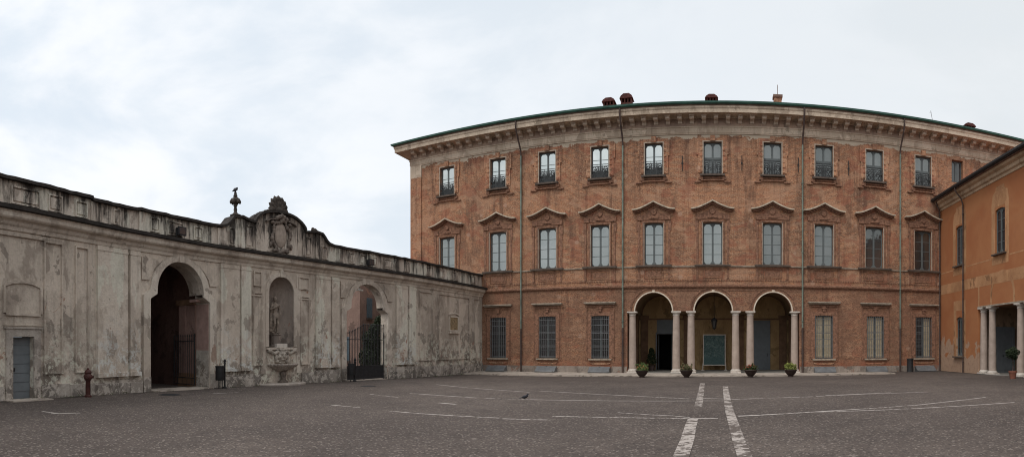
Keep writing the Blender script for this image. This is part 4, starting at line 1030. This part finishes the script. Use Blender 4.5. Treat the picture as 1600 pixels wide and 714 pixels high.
it = [((0, -.06, 0), (.27, .16, .30)), ((0, -.22, -.02), (.05, .09, .08)), ((-.10, -.17, .10), (.08, .07, .045)), ((.10, -.17, .10), (.08, .07, .045)), ((0, -.18, -.17), (.12, .07, .05)), ((-.2, -.12, -.05), (.08, .08, .09)), ((.2, -.12, -.05), (.08, .08, .09))]
for sg in (-1, 1):
    for i in range(8): t = i / 7; it.append(((sg * (.30 + .45 * t), -.06, .22 - .12 * sin(PI * t) + .05 * t), (.10, .09, .085)))
    it += [((sg * .80, -.07, .26), (.13, .11, .12)), ((sg * .36, -.05, -.08), (.10, .08, .16)), ((sg * .30, -.05, -.26), (.12, .08, .09))]
it += [((0, -.06, .30), (.2, .12, .08)), ((0, -.06, -.32), (.18, .08, .07))]
fp('grotesque_mask', blob('grotesque_mask', it, .02), simple('mask_stone', (.33, .285, .24), .45, 7, .9, bump=.3), 1.45)

# ------------------------------------------------------------------ PINK HOUSE + IVY BEHIND THE GATE
ph = thing('pink_house', 'pink plastered house with blue-grey shutters beyond the gated arch', 'house', (-26, 32, 0))
m = M(); m.cube(-34, -22.2, 28.3, 36.4, -.5, 7.3); obj('wall', m, M_pink, ph)
m = M(); m.cube(-34.4, -21.9, 28.0, 36.6, 7.3, 7.42); obj('roof', m, M_tile, ph)
M_shut2 = simple('blue_grey_shutter', (.10, .135, .16), .15, 6, .6)
def hshut(x0, x1, y0, y1, z0, z1):
    m = M(); m.cube(x0, x1, y0, y1, z0, z1)
    for i in range(int((z1 - z0) / .12)):
        z_ = z0 + .05 + i * .12
        if x1 - x0 < y1 - y0: m.cube(x0 - .0, x1 + .012, y0 + .05, y1 - .05, z_, z_ + .05)
        else: m.cube(x0 + .05, x1 - .05, y0 - .012, y1, z_, z_ + .05)
    o = obj('window_shutter', m, M_shut2, ph, weld=False)
    m = M(); m.cube(x0 - .05, x1 + .06, y0 - .06, y1 + .06, z0 - .12, z0 - .03); obj('sill', m, M_stone_dark, o)
hshut(-23.55, -23.10, 28.25, 28.30, .95, 2.55); hshut(-22.2, -22.14, 28.75, 29.35, .95, 2.55); hshut(-22.2, -22.14, 29.05, 29.62, 3.85, 5.2); hshut(-22.2, -22.14, 31.0, 31.55, 3.6, 4.8); hshut(-26.0, -25.2, 28.25, 28.30, .95, 2.55)

def leaves(m, c, r, n, size, rnd, flat=.0, shape='ell'):
    for _ in range(n):
        while True:
            p = Vector((rnd.uniform(-1, 1), rnd.uniform(-1, 1), rnd.uniform(-1, 1)))
            if p.length <= 1: break
        if rnd.random() < .6: p = p.normalized() * rnd.uniform(.75, 1.0)
        q = Vector((c[0] + p.x * r[0], c[1] + p.y * r[1], c[2] + p.z * r[2]))
        u = Vector((rnd.uniform(-1, 1), rnd.uniform(-1, 1), rnd.uniform(-1, 1))).normalized(); v = u.orthogonal().normalized()
        s_ = size * rnd.uniform(.6, 1.35)
        m.quad([q - u * s_, q + v * s_ * .45, q + u * s_, q - v * s_ * .45])
def leafmat(name, a, b):
    g = N(name); oi = g.noise(9, 3, .7); return g.done(g.mix(g.ramp(oi, .35, .65), a, b), .7, 0, .3)
M_leaf_dk = leafmat('dark_leaf', (.014, .024, .010), (.032, .046, .018))
rnd = random.Random(4)
iv = thing('ivy_shrub', 'tall dark ivy mass growing behind the closed iron gate', 'ivy', Lm(23.9, -.1, 1.7))
m = M()
for s_, z_, r_ in ((22.5, 1.2, .7), (22.7, 2.3, .6), (22.9, 1.1, .75), (23.1, 2.0, .7), (23.7, 2.7, .8), (23.1, 2.9, .45), (23.9, 1.2, .9), (23.6, 3.4, .45), (24.3, 3.5, .5), (24.4, 2.3, .7), (24.7, 3.2, .5), (24.6, 1.0, .8)):
    leaves(m, Lm(s_, z_, 1.75), (r_ * .8, r_ * .8, r_), 650, .075, rnd)
obj('foliage', m, M_leaf_dk, iv, weld=False)
m = M(); m.tube([Lm(23.9, -.3, 1.7), Lm(23.8, 1.2, 1.75), Lm(24.0, 2.8, 1.7)], [.12, .09, .05]); obj('stem', m, M_pipe_dark, iv)

# ------------------------------------------------------------------ ORANGE WING
wing = thing('orange_wing', 'orange plastered wing with dark eaves and a corner portico on stone columns', 'building', (18, 24, 0))
PS, PE = 26.42, 29.22     # wide portico bay
wops = [rect_op(y, 1.15, 7.55, 10.30, .10, .22) for y in (33.72, 28.1, 22.4, 16.7)] + [rect_op(33.72, 1.0, 1.22, 3.95, .12, .22)]
pops = dict(s0=14.0, s1=30.95, zb=cst(-.5), zt=cst(4.40), br=[14.0, 30.95], rev=.5)
m = M(); m.wall(Wm, 8, 36.99, cst(-.5), cst(12.3), wops + [pops], .5)
obj('front_wall', m, M_orange, wing)
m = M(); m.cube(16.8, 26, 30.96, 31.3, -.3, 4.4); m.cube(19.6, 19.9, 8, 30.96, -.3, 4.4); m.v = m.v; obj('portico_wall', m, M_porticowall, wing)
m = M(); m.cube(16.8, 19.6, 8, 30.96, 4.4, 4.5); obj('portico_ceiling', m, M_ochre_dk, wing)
m = M(); m.cube(16.15, 19.6, 8, 30.95, -.3, .16); obj('portico_floor', m, M_slab, wing)
m = M(); m.cube(16.3, 26, 8, 8.3, -.5, 12.3); m.cube(25.7, 26, 8.3, 36.9, -.5, 12.3); obj('rear_walls', m, M_orange, wing)
wp = [(16.3, 36.98), (16.3, 8), (26, 8)]     # travelling towards the camera, the court is on the right-hand side
def wsweep(n, prof, mat): return obj(n, M().sweep(wp, prof), mat, wing)
wsweep('cornice', [(0, 12.02), (.05, 12.03), (.08, 12.18), (.2, 12.24), (.22, 12.30), (.24, 12.42), (.42, 12.50), (.46, 12.56), (.50, 12.62), (0, 12.62)], M_wingcornice)
wsweep('eaves_soffit', [(.0, 12.621), (.62, 12.625), (.62, 12.69), (0, 12.70)], M_soffit)
wsweep('gutter', [(.55, 12.70), (.72, 12.66), (.80, 12.74), (.80, 12.86), (.74, 12.86), (.55, 12.80)], M_iron)
m = M(); a = [(15.62, 36.98, 12.80), (15.62, 7.4, 12.80), (26.6, 7.4, 12.80), (26.6, 36.98, 12.80)]; b = [(21.2, 36.98, 14.7), (21.2, 12.5, 14.7)]
m.quad([a[0], a[1], b[1], b[0]]); m.quad([a[1], a[2], b[1]]); m.quad([a[2], a[3], b[0], b[1]]); m.quad([a[0], b[0], a[3]]); m.quad(a); obj('roof', m, M_tile, wing)
wf = frame_mesh('wing_window_frame', 1.15, 2.75, [.7, 1.38, 2.06], d=.10, rise=.09, stile=.12); wpn = pane_mesh(1.15, 2.75, .14)
m = M(); m.cube(-.78, .78, -.20, .1, -.10, -.012); wsill = m.mesh('sill')
wf2 = frame_mesh('wing_low_window_frame', 1.0, 2.73, [.65, 1.3, 1.9], d=.10, rise=.11, stile=.12); wpn2 = pane_mesh(1.0, 2.73, .14)
for y in (33.72, 28.1, 22.4, 16.7):
    f = link('window', wf, M_frame, wing, (16.3, y, 7.55), -PI / 2); sub('pane', wpn, M_glass_dk, f); sub('sill', wsill, M_stone_dark, f)
f = link('window', wf2, M_frame, wing, (16.3, 33.72, 1.22), -PI / 2); sub('pane', wpn2, M_glass_dk, f); sub('sill', wsill, M_stone_dark, f)
def Wl(c): return lambda s, z, d: Wm(s, z, d)
for y, z0, z1 in ((33.72, 7.4, 10.5), (28.1, 7.4, 10.5), (22.4, 7.4, 10.5)):        # paler painted window surrounds
    m = M(); hw = .60
    m.box(Wm, y - hw - .45, y - hw - .02, z0, z1 + .1, -.006, 0); m.box(Wm, y + hw + .02, y + hw + .45, z0, z1 + .1, -.006, 0); m.box(Wm, y - hw - .02, y + hw + .02, z1 - .1, z1 + .1, -.006, 0)
    m.prism(Wm, [(y - 1.05, z1 + .1), (y + 1.05, z1 + .1), (y + .9, z1 + .75), (y + .55, z1 + .9), (y + .5, z1 + 1.15), (y - .5, z1 + 1.15), (y - .55, z1 + .9), (y - .9, z1 + .75)], -.006, 0)
    m.box(Wm, y - 1.0, y + 1.0, 6.9, 7.40, -.006, 0)
    obj('painted_surround', m, M_orange_pale, wing, weld=False)
m = M()
for a, b in ((36.9, 34.8), (32.6, 29.2), (27.0, 23.5), (21.3, 9)): m.box(Wm, b, a, 7.28, 7.36, -.005, 0)
m.box(Wm, 9, 36.9, 5.75, 6.45, -.005, 0); m.box(Wm, 30.75, 30.95, 4.4, 5.75, -.005, 0)
for y in (33.72,):
    m.box(Wm, y - .95, y - .52, 1.2, 4.4, -.005, 0); m.box(Wm, y + .52, y + .95, 1.2, 4.4, -.005, 0); m.box(Wm, y - .95, y + .95, 4.4, 5.1, -.0052, 0)
obj('painted_band', m, M_orange_pale, wing, weld=False)
for yc in (27.85, 23.0):
    m = M(); m.strip(Wm, [(yc - 1.25, 4.45)] + [(yc - 1.25 * cos(PI * i / 18), 5.0 + 1.3 * sin(PI * i / 18)) for i in range(19)] + [(yc + 1.25, 4.45)], .22, -.009, 0); obj('painted_arch', m, M_orange_pale, wing, weld=False)
m = M(); m.box(Wm, 14, 30.95, 4.40, 4.50, -.04, 0); obj('portico_architrave', m, M_stone_ped, wing)
def pipe2(y, x0, label=None):
    m = M(); m.tube([(15.58, y, 12.70), (15.62, y, 12.45), (16.05, y, 12.0), (16.20, y, 11.6)], .05, 8); collared(m, 16.2, y, 11.6, .05, .05, (10.9, 8.6, 6.4, 4.2, 2.2, .8))
    obj('downpipe', m, M_pipe_dark, wing, smooth=40)
pipe2(32.98, 0)
m = M(); m.tube([(15.75, 36.6, 12.6), (16.1, 36.75, 12.0), (16.18, 36.86, 11.4)], .055, 8); collared(m, 16.18, 36.86, 11.4, .05, .055, (10.9, 8.6, 6.4, 4.2, 2.2, .8))
obj('downpipe', m, M_pipe_dark, wing, smooth=40)
for y in (30.62, 29.50, 26.15, 25.05, 21.7, 20.6): column(16.56, y, wing, .12, 4.40, .25)
m = M(); mpd = lambda a, b, d: (a, 30.96 + d, b)
m.box(mpd, 17.45, 18.95, .16, 3.10, -.05, 0); m.box(mpd, 17.35, 17.5, .16, 3.2, -.10, 0); m.box(mpd, 18.9, 19.05, .16, 3.2, -.10, 0); m.box(mpd, 17.5, 18.9, 3.08, 3.2, -.10, 0)
for a in (17.6, 18.25):
    for z_, h_ in ((.35, .55), (1.05, .55), (1.75, .5), (2.4, .5)): m.box(mpd, a, a + .52, z_, z_ + h_, -.075, -.05)
m.box(mpd, 18.19, 18.22, .16, 3.08, -.065, -.05)
d_ = obj('door', m, M_greydoor, wing, weld=False); m = M(); m.box(mpd, 18.12, 18.16, 1.2, 1.35, -.12, -.05); obj('handle', m, M_iron, d_)

# ------------------------------------------------------------------ SMALL THINGS
def planter(px, label, leafcol, flower, seed, spiky=False):
    th = (px - XN) / F; y = 32.75; x = y * tan(th); z = zg(x, y)
    t = thing('flower_pot', label, 'planter', (x, y, z), 'bowl planters in front of the loggia')
    m = M(); m.lathe([(0.0, 0), (.16, 0), (.18, .04), (.15, .07), (.22, .13), (.33, .27), (.38, .40), (.42, .43), (.41, .46), (.36, .45), (.33, .38), (0, .36)], 26, (x, y, z)); obj('pot', m, simple('brown_terracotta_' + str(seed), (.055, .036, .03), .3, 6, .6), t, smooth=40)
    r = random.Random(seed); m = M(); leaves(m, (x, y, z + .53), (.36, .34, .17), 330, .06, r)
    for _ in range(5): a = r.uniform(0, 2 * PI); q = r.uniform(.12, .32); leaves(m, (x + cos(a) * q, y + sin(a) * q, z + r.uniform(.52, .74)), (.13, .13, .11), 60, .055, r)
    for _ in range(14): a = r.uniform(0, 2 * PI); e = (x + cos(a) * r.uniform(.2, .46), y + sin(a) * .3, z + r.uniform(.45, .85)); m.tube([(x + cos(a) * .1, y + sin(a) * .1, z + .42), e], .008, 4); leaves(m, e, (.05, .05, .05), 9, .05, r)
    if spiky:
        for _ in range(40):
            a = r.uniform(0, 2 * PI); q = r.uniform(.05, .34); b = Vector((x + cos(a) * .08, y + sin(a) * .08, z + .45)); e = Vector((x + cos(a) * q, y + sin(a) * q, z + r.uniform(.75, .98))); w_ = Vector((-sin(a), cos(a), 0)) * .02
            m.quad([b - w_, b + w_, e + w_ * .2, e - w_ * .2])
    obj('leaves', m, leafcol, t, weld=False)
    if flower:
        m = M()
        for _ in range(46):
            a = r.uniform(0, 2 * PI); q = sqrt(r.random()) * .38; c_ = (x + cos(a) * q, y + sin(a) * q * .95, z + .50 + .24 * sqrt(max(0, 1 - (q / .40) ** 2)) + r.uniform(-.04, .04))
            leaves(m, c_, (.035, .035, .03), 7, .03, r)
        obj('flowers', m, flower, t, weld=False)
planter(1003, 'bowl planter with orange flowers and green spikes by the leftmost column', leafmat('leaf_green', (.06, .10, .03), (.13, .17, .05)), leafmat('orange_petal', (.40, .17, .06), (.52, .27, .12)), 21, True)
planter(1072.5, 'bowl planter with dense brown-green foliage by the left column pair', leafmat('leaf_olive', (.07, .075, .03), (.15, .12, .06)), leafmat('dry_petal', (.20, .12, .07), (.30, .18, .10)), 22)
planter(1173, 'bowl planter filled with dark red flowers by the right column pair', leafmat('leaf_mid', (.04, .06, .02), (.09, .10, .035)), leafmat('red_petal', (.26, .03, .022), (.36, .07, .045)), 23)
planter(1235.5, 'bowl planter with bright yellow-green leaves by the rightmost loggia column', leafmat('leaf_lime', (.13, .16, .03), (.26, .27, .07)), None, 24, True)

def litter_bin(s_, label):
    x, y, _ = Lm(s_, 0, -.55); z = zg(x, y); t = thing('litter_bin', label, 'litter bin', (x, y, z), 'litter bins by the gateways')
    px_, py_, _ = Lm(s_ + .33, 0, -.50)
    m = M(); m.lathe([(0, .36), (.17, .36), (.19, .40), (.19, .92), (.205, .93), (.205, .98), (.17, .98), (.16, .9), (0, .88)], 18, (x, y, z)); obj('body', m, M_iron, t, smooth=40)
    m = M(); m.lathe([(0, 0), (.09, 0), (.09, .05), (.04, .09), (.035, 1.05), (.06, 1.08), (.035, 1.12), (.065, 1.18), (.04, 1.25), (0, 1.27)], 12, (px_, py_, z)); obj('post', m, M_iron, t, smooth=40)
    m = M(); m.tube([(px_, py_, z + .55), (x, y, z + .55), (x, y, z + .85), (px_, py_, z + .85)], .02); obj('arm', m, M_iron, t)
    for k in (-1, 1):
        lx, ly, _ = Lm(s_ + .1 * k, 0, -.60); m = M(); m.tube([(lx, ly, z), (lx, ly, z + .4)], .022); obj('leg', m, M_iron, t)
litter_bin(10.35, 'black post-mounted litter bin right of the open gateway'); litter_bin(18.95, 'black post-mounted litter bin left of the closed iron gate')

hx, hy = gpt(137.5, 620.5); hz = zg(hx, hy)
hy_t = thing('fire_hydrant', 'old rusty red pillar hydrant at the foot of the grey wall', 'hydrant', (hx, hy, hz))
M_hyd = simple('rusty_red_paint', (.06, .02, .016), .4, 9, .6)
m = M(); m.lathe([(0, 0), (.13, 0), (.13, .05), (.09, .08), (.085, .55), (.10, .57), (.10, .60), (.0, .60)], 16, (hx, hy, hz)); obj('barrel', m, M_hyd, hy_t, smooth=40)
m = M(); m.lathe([(0, .59), (.12, .60), (.155, .66), (.155, .74), (.11, .80), (.12, .83), (.13, .86), (.10, .92), (.05, .95), (.045, 1.0), (0, 1.01)], 16, (hx, hy, hz)); obj('cap', m, M_hyd, hy_t, smooth=40)
for a in (-.6, .9, 2.5):
    m = M(); m.tube([(hx + cos(a) * .1, hy + sin(a) * .1, hz + .70), (hx + cos(a) * .20, hy + sin(a) * .20, hz + .70)], .05, 8); obj('outlet', m, M_hyd, hy_t)

bx, by = 13.62, 36.35; bz = zg(bx, by)
m = M(); m.lathe([(0, 0), (.25, 0), (.235, .05), (.225, .88), (.25, .90), (.25, .96), (.2, .98), (.18, .90), (0, .86)], 20, (bx, by, bz)); tag(obj('trash_can', m, M_iron, smooth=40), 'black round trash can against the brick wall beside the downpipe', 'trash can')

# potted tree on the right
tx, ty = 15.0, 24.5; tz = zg(tx, ty)
pt = thing('potted_tree', 'small round-crowned evergreen in a terracotta pot by the portico', 'potted tree', (tx, ty, tz))
m = M(); m.lathe([(0, 0), (.15, 0), (.21, .34), (.235, .35), (.235, .42), (.19, .42), (.18, .36), (0, .35)], 20, (tx, ty, tz)); obj('pot', m, simple('terracotta', (.22, .085, .055), .25, 5, .8), pt, smooth=40)
m = M(); m.tube([(tx, ty, tz + .3), (tx + .03, ty, tz + .75), (tx - .01, ty, tz + 1.2)], [.035, .028, .02]); m.tube([(tx + .02, ty, tz + .95), (tx - .2, ty + .05, tz + 1.3)], .015); m.tube([(tx, ty, tz + 1.0), (tx + .2, ty - .05, tz + 1.35)], .015); obj('trunk', m, M_pipe_dark, pt)
r = random.Random(9); m = M()
for dx, dz, rr in ((0, 1.35, .34), (-.22, 1.28, .22), (.24, 1.42, .2), (.02, 1.55, .2), (-.3, 1.45, .14), (.1, 1.15, .18)): leaves(m, (tx + dx, ty, tz + dz), (rr, rr, rr * .85), 330, .045, r)
leaves(m, (tx + .02, ty, tz + .80), (.09, .09, .14), 40, .04, r)
obj('crown', m, M_leaf_dk, pt, weld=False)

# loggia contents
bt = thing('display_board', 'large teal picture on a framed stand inside the middle arch', 'display board', (-.24, 41.2, .062))
g = N('teal_picture'); f_ = g.noise(4.5, 7, .75, dist=1.4); z_ = g.z()[2]
c_ = g.mix(g.ramp(f_, .35, .65), (.022, .055, .055), (.115, .175, .165)); c_ = g.mix(g.ramp(g.noise(9, 5, .75), .52, .62, 0, .5), c_, (.22, .28, .25)); c_ = g.mix(g.ramp(z_, 1.0, 1.15, .7, 0), c_, (.06, .11, .108))
M_teal = g.done(c_, .6)
m = M(); m.cube(-1.04, .56, 41.17, 41.21, .50, 2.75); obj('picture', m, M_teal, bt)
m = M(); ring(m, lambda a, b, d: (a - .24, 41.16 + d, b), .80, .50, 2.75, .07, 0, .08); obj('frame', m, M_cap, bt, weld=False)
for x in (-1.12, .64): m = M(); m.cube(x - .03, x + .03, 41.17, 41.23, .062, .6); m.cube(x - .12, x + .12, 41.05, 41.38, .062, .10); obj('leg', m, M_cap, bt, weld=False)
lt_ = thing('hanging_lantern', 'iron lantern hanging on a chain in the middle arch', 'lantern', (-.24, 39.4, 3.1))
m = M(); m.tube([(-.24, 39.4, 5.94), (-.24, 39.4, 4.0)], .014, 5)
for i in range(14): m.tube([(-.24, 39.4, 4.05 + i * .135), (-.24, 39.4, 4.12 + i * .135)], .024, 5)
obj('chain', m, M_iron, lt_, weld=False)
m = M(); C0 = (-.24, 39.4, 3.1)
m.lathe([(0, 0), (.03, .02), (.05, .07), (.12, .12), (.14, .15), (0, .15)], 6, C0); m.lathe([(0, .66), (.24, .66), (.25, .70), (.14, .82), (.06, .90), (0, .92)], 6, C0)
for k in range(6):
    a = 2 * PI * k / 6; m.tube([(C0[0] + .13 * cos(a), C0[1] + .13 * sin(a), 3.25), (C0[0] + .22 * cos(a), C0[1] + .22 * sin(a), 3.77)], .016, 5)
obj('lantern_frame', m, M_iron, lt_, weld=False)
m = M(); m.lathe([(.10, .16), (.19, .65)], 6, C0); obj('glass', m, M_glass_dk, lt_)
r = random.Random(14)
pl = thing('potted_shrub', 'dark leafy potted shrub in the shade of the left arch', 'potted plant', (-5.0, 40.6, .062))
m = M(); m.lathe([(0, 0), (.2, 0), (.27, .4), (.24, .4), (0, .36)], 16, (-5.0, 40.6, .062)); obj('pot', m, M_pipe_dark, pl, smooth=40)
m = M()
for dz, rr in ((.8, .42), (1.15, .32), (1.5, .2)): leaves(m, (-5.0, 40.6, dz), (rr, rr, .3), 330, .07, r)
obj('foliage', m, M_leaf_dk, pl, weld=False)

def pigeon(name, x, y, z, yaw, label, upright=0.0, mat=None):
    it = [((0, 0, .13), (.12, .065, .07), (0, -.25 - upright, 0)), ((.10, 0, .19), (.05, .042, .06)), ((.125, 0, .245), (.035, .03, .034)), ((.165, 0, .24), (.018, .008, .008)),
          ((-.14, 0, .10 - .03 * upright), (.09, .03, .02), (0, -.2 - upright, 0)), ((-.20, 0, .085 - .08 * upright), (.05, .028, .012), (0, -.2 - upright, 0))]
    it += seg_items((.0, .025, .08), (.01, .03, .005), .012, .009, 5) + seg_items((.0, -.025, .08), (.01, -.03, .005), .012, .009, 5)
    it += [((-.03, .055, .14), (.11, .02, .045), (0, -.3 - upright, 0)), ((-.03, -.055, .14), (.11, .02, .045), (0, -.3 - upright, 0))]
    me = blob(name, it, .008, 1); me.materials.append(mat or simple('pigeon_plumage', (.03, .03, .036), .4, 30, .6)); o = link(name, me, None, None, (x, y, z), yaw); tag(o, label, 'pigeon'); return o
qx, qy = gpt(820, 625); pg = pigeon('pigeon', qx, qy, zg(qx, qy), .3, 'dark pigeon standing on the asphalt of the courtyard'); pg.scale = (.78, .78, .78)
fx2, fy2, _ = Lm(11.88, 0, .22); pg = pigeon('pigeon', fx2, fy2, 8.99, ca + 0.2, 'dark pigeon perched on top of the lily finial', .7); pg.scale = (1.0, 1.0, 1.0)
for px_, py_, lb, rr in ((265, 617, 'dark iron drain cover before the open gateway', .38), (575, 603.5, 'dark iron drain cover before the closed iron gate', .36)):
    x, y = gpt(px_, py_); m = M(); m.lathe([(0, -.02), (rr, -.02), (rr, .006), (rr * .9, .009), (0, .009)], 24, (x, y, zg(x, y) + .004)); tag(obj('drain_cover', m, M_iron, smooth=30), lb, 'drain cover', 'drain covers')

# grit and weeds where the courtyard meets the walls
M_grit = worn('wall_foot_grit', (.035, .027, .022), (.085, .064, .052), .50, 3.5)
m = M()
for i in range(150):
    a = -8 + (SEND + 8) * i / 150; b = -8 + (SEND + 8) * (i + 1) / 150
    w0 = -.32 - .18 * sin(i * .7) * sin(i * .23); w1 = -.32 - .18 * sin((i + 1) * .7) * sin((i + 1) * .23)
    q = [Lm(a, 0, 0.05), Lm(b, 0, 0.05), Lm(b, 0, w1), Lm(a, 0, w0)]; m.quad([(x, y, zg(x, y) + .0035) for x, y, _ in q])
m.quad([(x, y, zg(x, y) + .0035) for x, y in ((15.9, 30), (16.4, 30), (16.4, 37), (15.95, 37))]); m.quad([(x, y, zg(x, y) + .0035) for x, y in ((12.0, 36.6), (16.3, 36.5), (16.3, 37.1), (12.0, 37.1))])
struct('ground_dirt', m, M_grit)
r = random.Random(77); m = M()
for _ in range(95):
    s_ = r.uniform(-3, SEND - .5)
    if 6.6 < s_ < 10.5 or 18.8 < s_ < 22.8 or 13.1 < s_ < 16: continue
    x, y, _z = Lm(s_, 0, -.13 - r.random() * .06); h_ = r.uniform(.015, .06); leaves(m, (x, y, zg(x, y) + h_ * .7), (.09 + .1 * r.random(), .10, h_), r.randint(6, 22), .022, r)
o = obj('weeds', m, leafmat('weed_green', (.045, .06, .022), (.10, .115, .04)), weld=False); o['kind'] = 'stuff'

# ------------------------------------------------------------------ WORLD, SUN, CAMERA
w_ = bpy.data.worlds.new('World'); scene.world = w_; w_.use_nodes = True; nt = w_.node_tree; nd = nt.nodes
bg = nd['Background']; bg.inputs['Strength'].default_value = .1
sky = nd.new('ShaderNodeTexSky'); sky.sky_type = 'NISHITA'; sky.sun_disc = False
SUN_EL, SUN_AZ = math.radians(52), math.radians(215)          # azimuth measured clockwise from +Y (behind the camera, to the left)
sky.sun_elevation = SUN_EL; sky.sun_rotation = SUN_AZ; sky.air_density = 1.2; sky.dust_density = 2.5
tc = nd.new('ShaderNodeTexCoord')
def wn(scale, detail, rough, sc=(1, 1, 1), off=(0, 0, 0), dist=0.0):
    mp = nd.new('ShaderNodeMapping'); mp.inputs['Scale'].default_value = sc; mp.inputs['Location'].default_value = off
    nt.links.new(tc.outputs['Generated'], mp.inputs['Vector']); x = nd.new('ShaderNodeTexNoise'); x.inputs['Scale'].default_value = scale; x.inputs['Detail'].default_value = detail; x.inputs['Roughness'].default_value = rough; x.inputs['Distortion'].default_value = dist
    nt.links.new(mp.outputs[0], x.inputs['Vector']); return x.outputs['Fac']
def wr(v, a, b, c, d, smooth=True):
    x = nd.new('ShaderNodeMapRange'); x.interpolation_type = 'SMOOTHSTEP' if smooth else 'LINEAR'; nt.links.new(v, x.inputs[0])
    for i, q in enumerate((a, b, c, d)): x.inputs[i + 1].default_value = q
    return x.outputs[0]
def wm(f, a, b, mode='MIX'):
    x = nd.new('ShaderNodeMix'); x.data_type = 'RGBA'; x.blend_type = mode
    for s_, v in ((x.inputs[0], f), (x.inputs[6], a), (x.inputs[7], b)):
        if isinstance(v, bpy.types.NodeSocket): nt.links.new(v, s_)
        elif isinstance(v, tuple): s_.default_value = (*v, 1)
        else: s_.default_value = v
    return x.outputs[2]
sep = nd.new('ShaderNodeSeparateXYZ'); nt.links.new(tc.outputs['Generated'], sep.inputs[0])
east = wr(sep.outputs[0], -.95, .75, 0, 1)
K = 11.6
base = wm(east, (.715 * K, .785 * K, .86 * K), (.74 * K, .77 * K, .785 * K))
c1 = wr(wn(2.1, 7, .55, (1, 1, 2.2), (3.1, 1.7, .4), .35), .40, .60, 0, 1)
c2 = wr(wn(4.5, 6, .6, (1, 1, 2.6), (7.3, 2.2, 1.9), .3), .35, .75, 0, .5)
west = wr(sep.outputs[0], .1, -.9, .25, 1)
mul = nd.new('ShaderNodeMath'); mul.operation = 'MULTIPLY'; nt.links.new(c1, mul.inputs[0]); nt.links.new(west, mul.inputs[1])
col = wm(mul.outputs[0], base, (.93 * K, .945 * K, .965 * K))
mul2 = nd.new('ShaderNodeMath'); mul2.operation = 'MULTIPLY'; nt.links.new(c2, mul2.inputs[0]); mul2.inputs[1].default_value = .35
col = wm(mul2.outputs[0], col, (.70 * K, .76 * K, .82 * K))
col = wm(.10, col, sky.outputs[0])
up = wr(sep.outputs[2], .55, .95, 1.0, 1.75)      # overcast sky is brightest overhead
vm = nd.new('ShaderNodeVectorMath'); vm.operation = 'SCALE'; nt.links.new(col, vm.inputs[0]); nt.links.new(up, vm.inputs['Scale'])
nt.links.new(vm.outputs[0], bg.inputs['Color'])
sd = bpy.data.lights.new('sun', 'SUN'); sd.energy = 1.3; sd.angle = math.radians(28); sd.color = (1, .95, .88)
so = bpy.data.objects.new('sun', sd); COL.objects.link(so)
d = Vector((-sin(SUN_AZ) * cos(SUN_EL), -cos(SUN_AZ) * cos(SUN_EL), -sin(SUN_EL))); so.rotation_euler = d.to_track_quat('-Z', 'Y').to_euler()

cd = bpy.data.cameras.new('camera'); cam = bpy.data.objects.new('camera', cd); COL.objects.link(cam); scene.camera = cam
cd.clip_end = 2000; cd.clip_start = .05
scene.render.engine = 'CYCLES'
try: scene.cycles.filter_width = 1.05
except Exception: pass
cd.type = 'PANO'; cd.panorama_type = 'CENTRAL_CYLINDRICAL'
hu = 800 / F
cd.central_cylindrical_range_u_min = -hu; cd.central_cylindrical_range_u_max = hu
cd.central_cylindrical_range_v_min = -(714 - YH) / F; cd.central_cylindrical_range_v_max = YH / F
cd.central_cylindrical_radius = 1.0
cam.location = (0, 0, CAMZ); cam.rotation_euler = (PI / 2, 0, (XN - 800) / F)
vs = scene.view_settings; vs.view_transform = 'Standard'; vs.look = 'None'; vs.exposure = 0.0; vs.gamma = 1.0
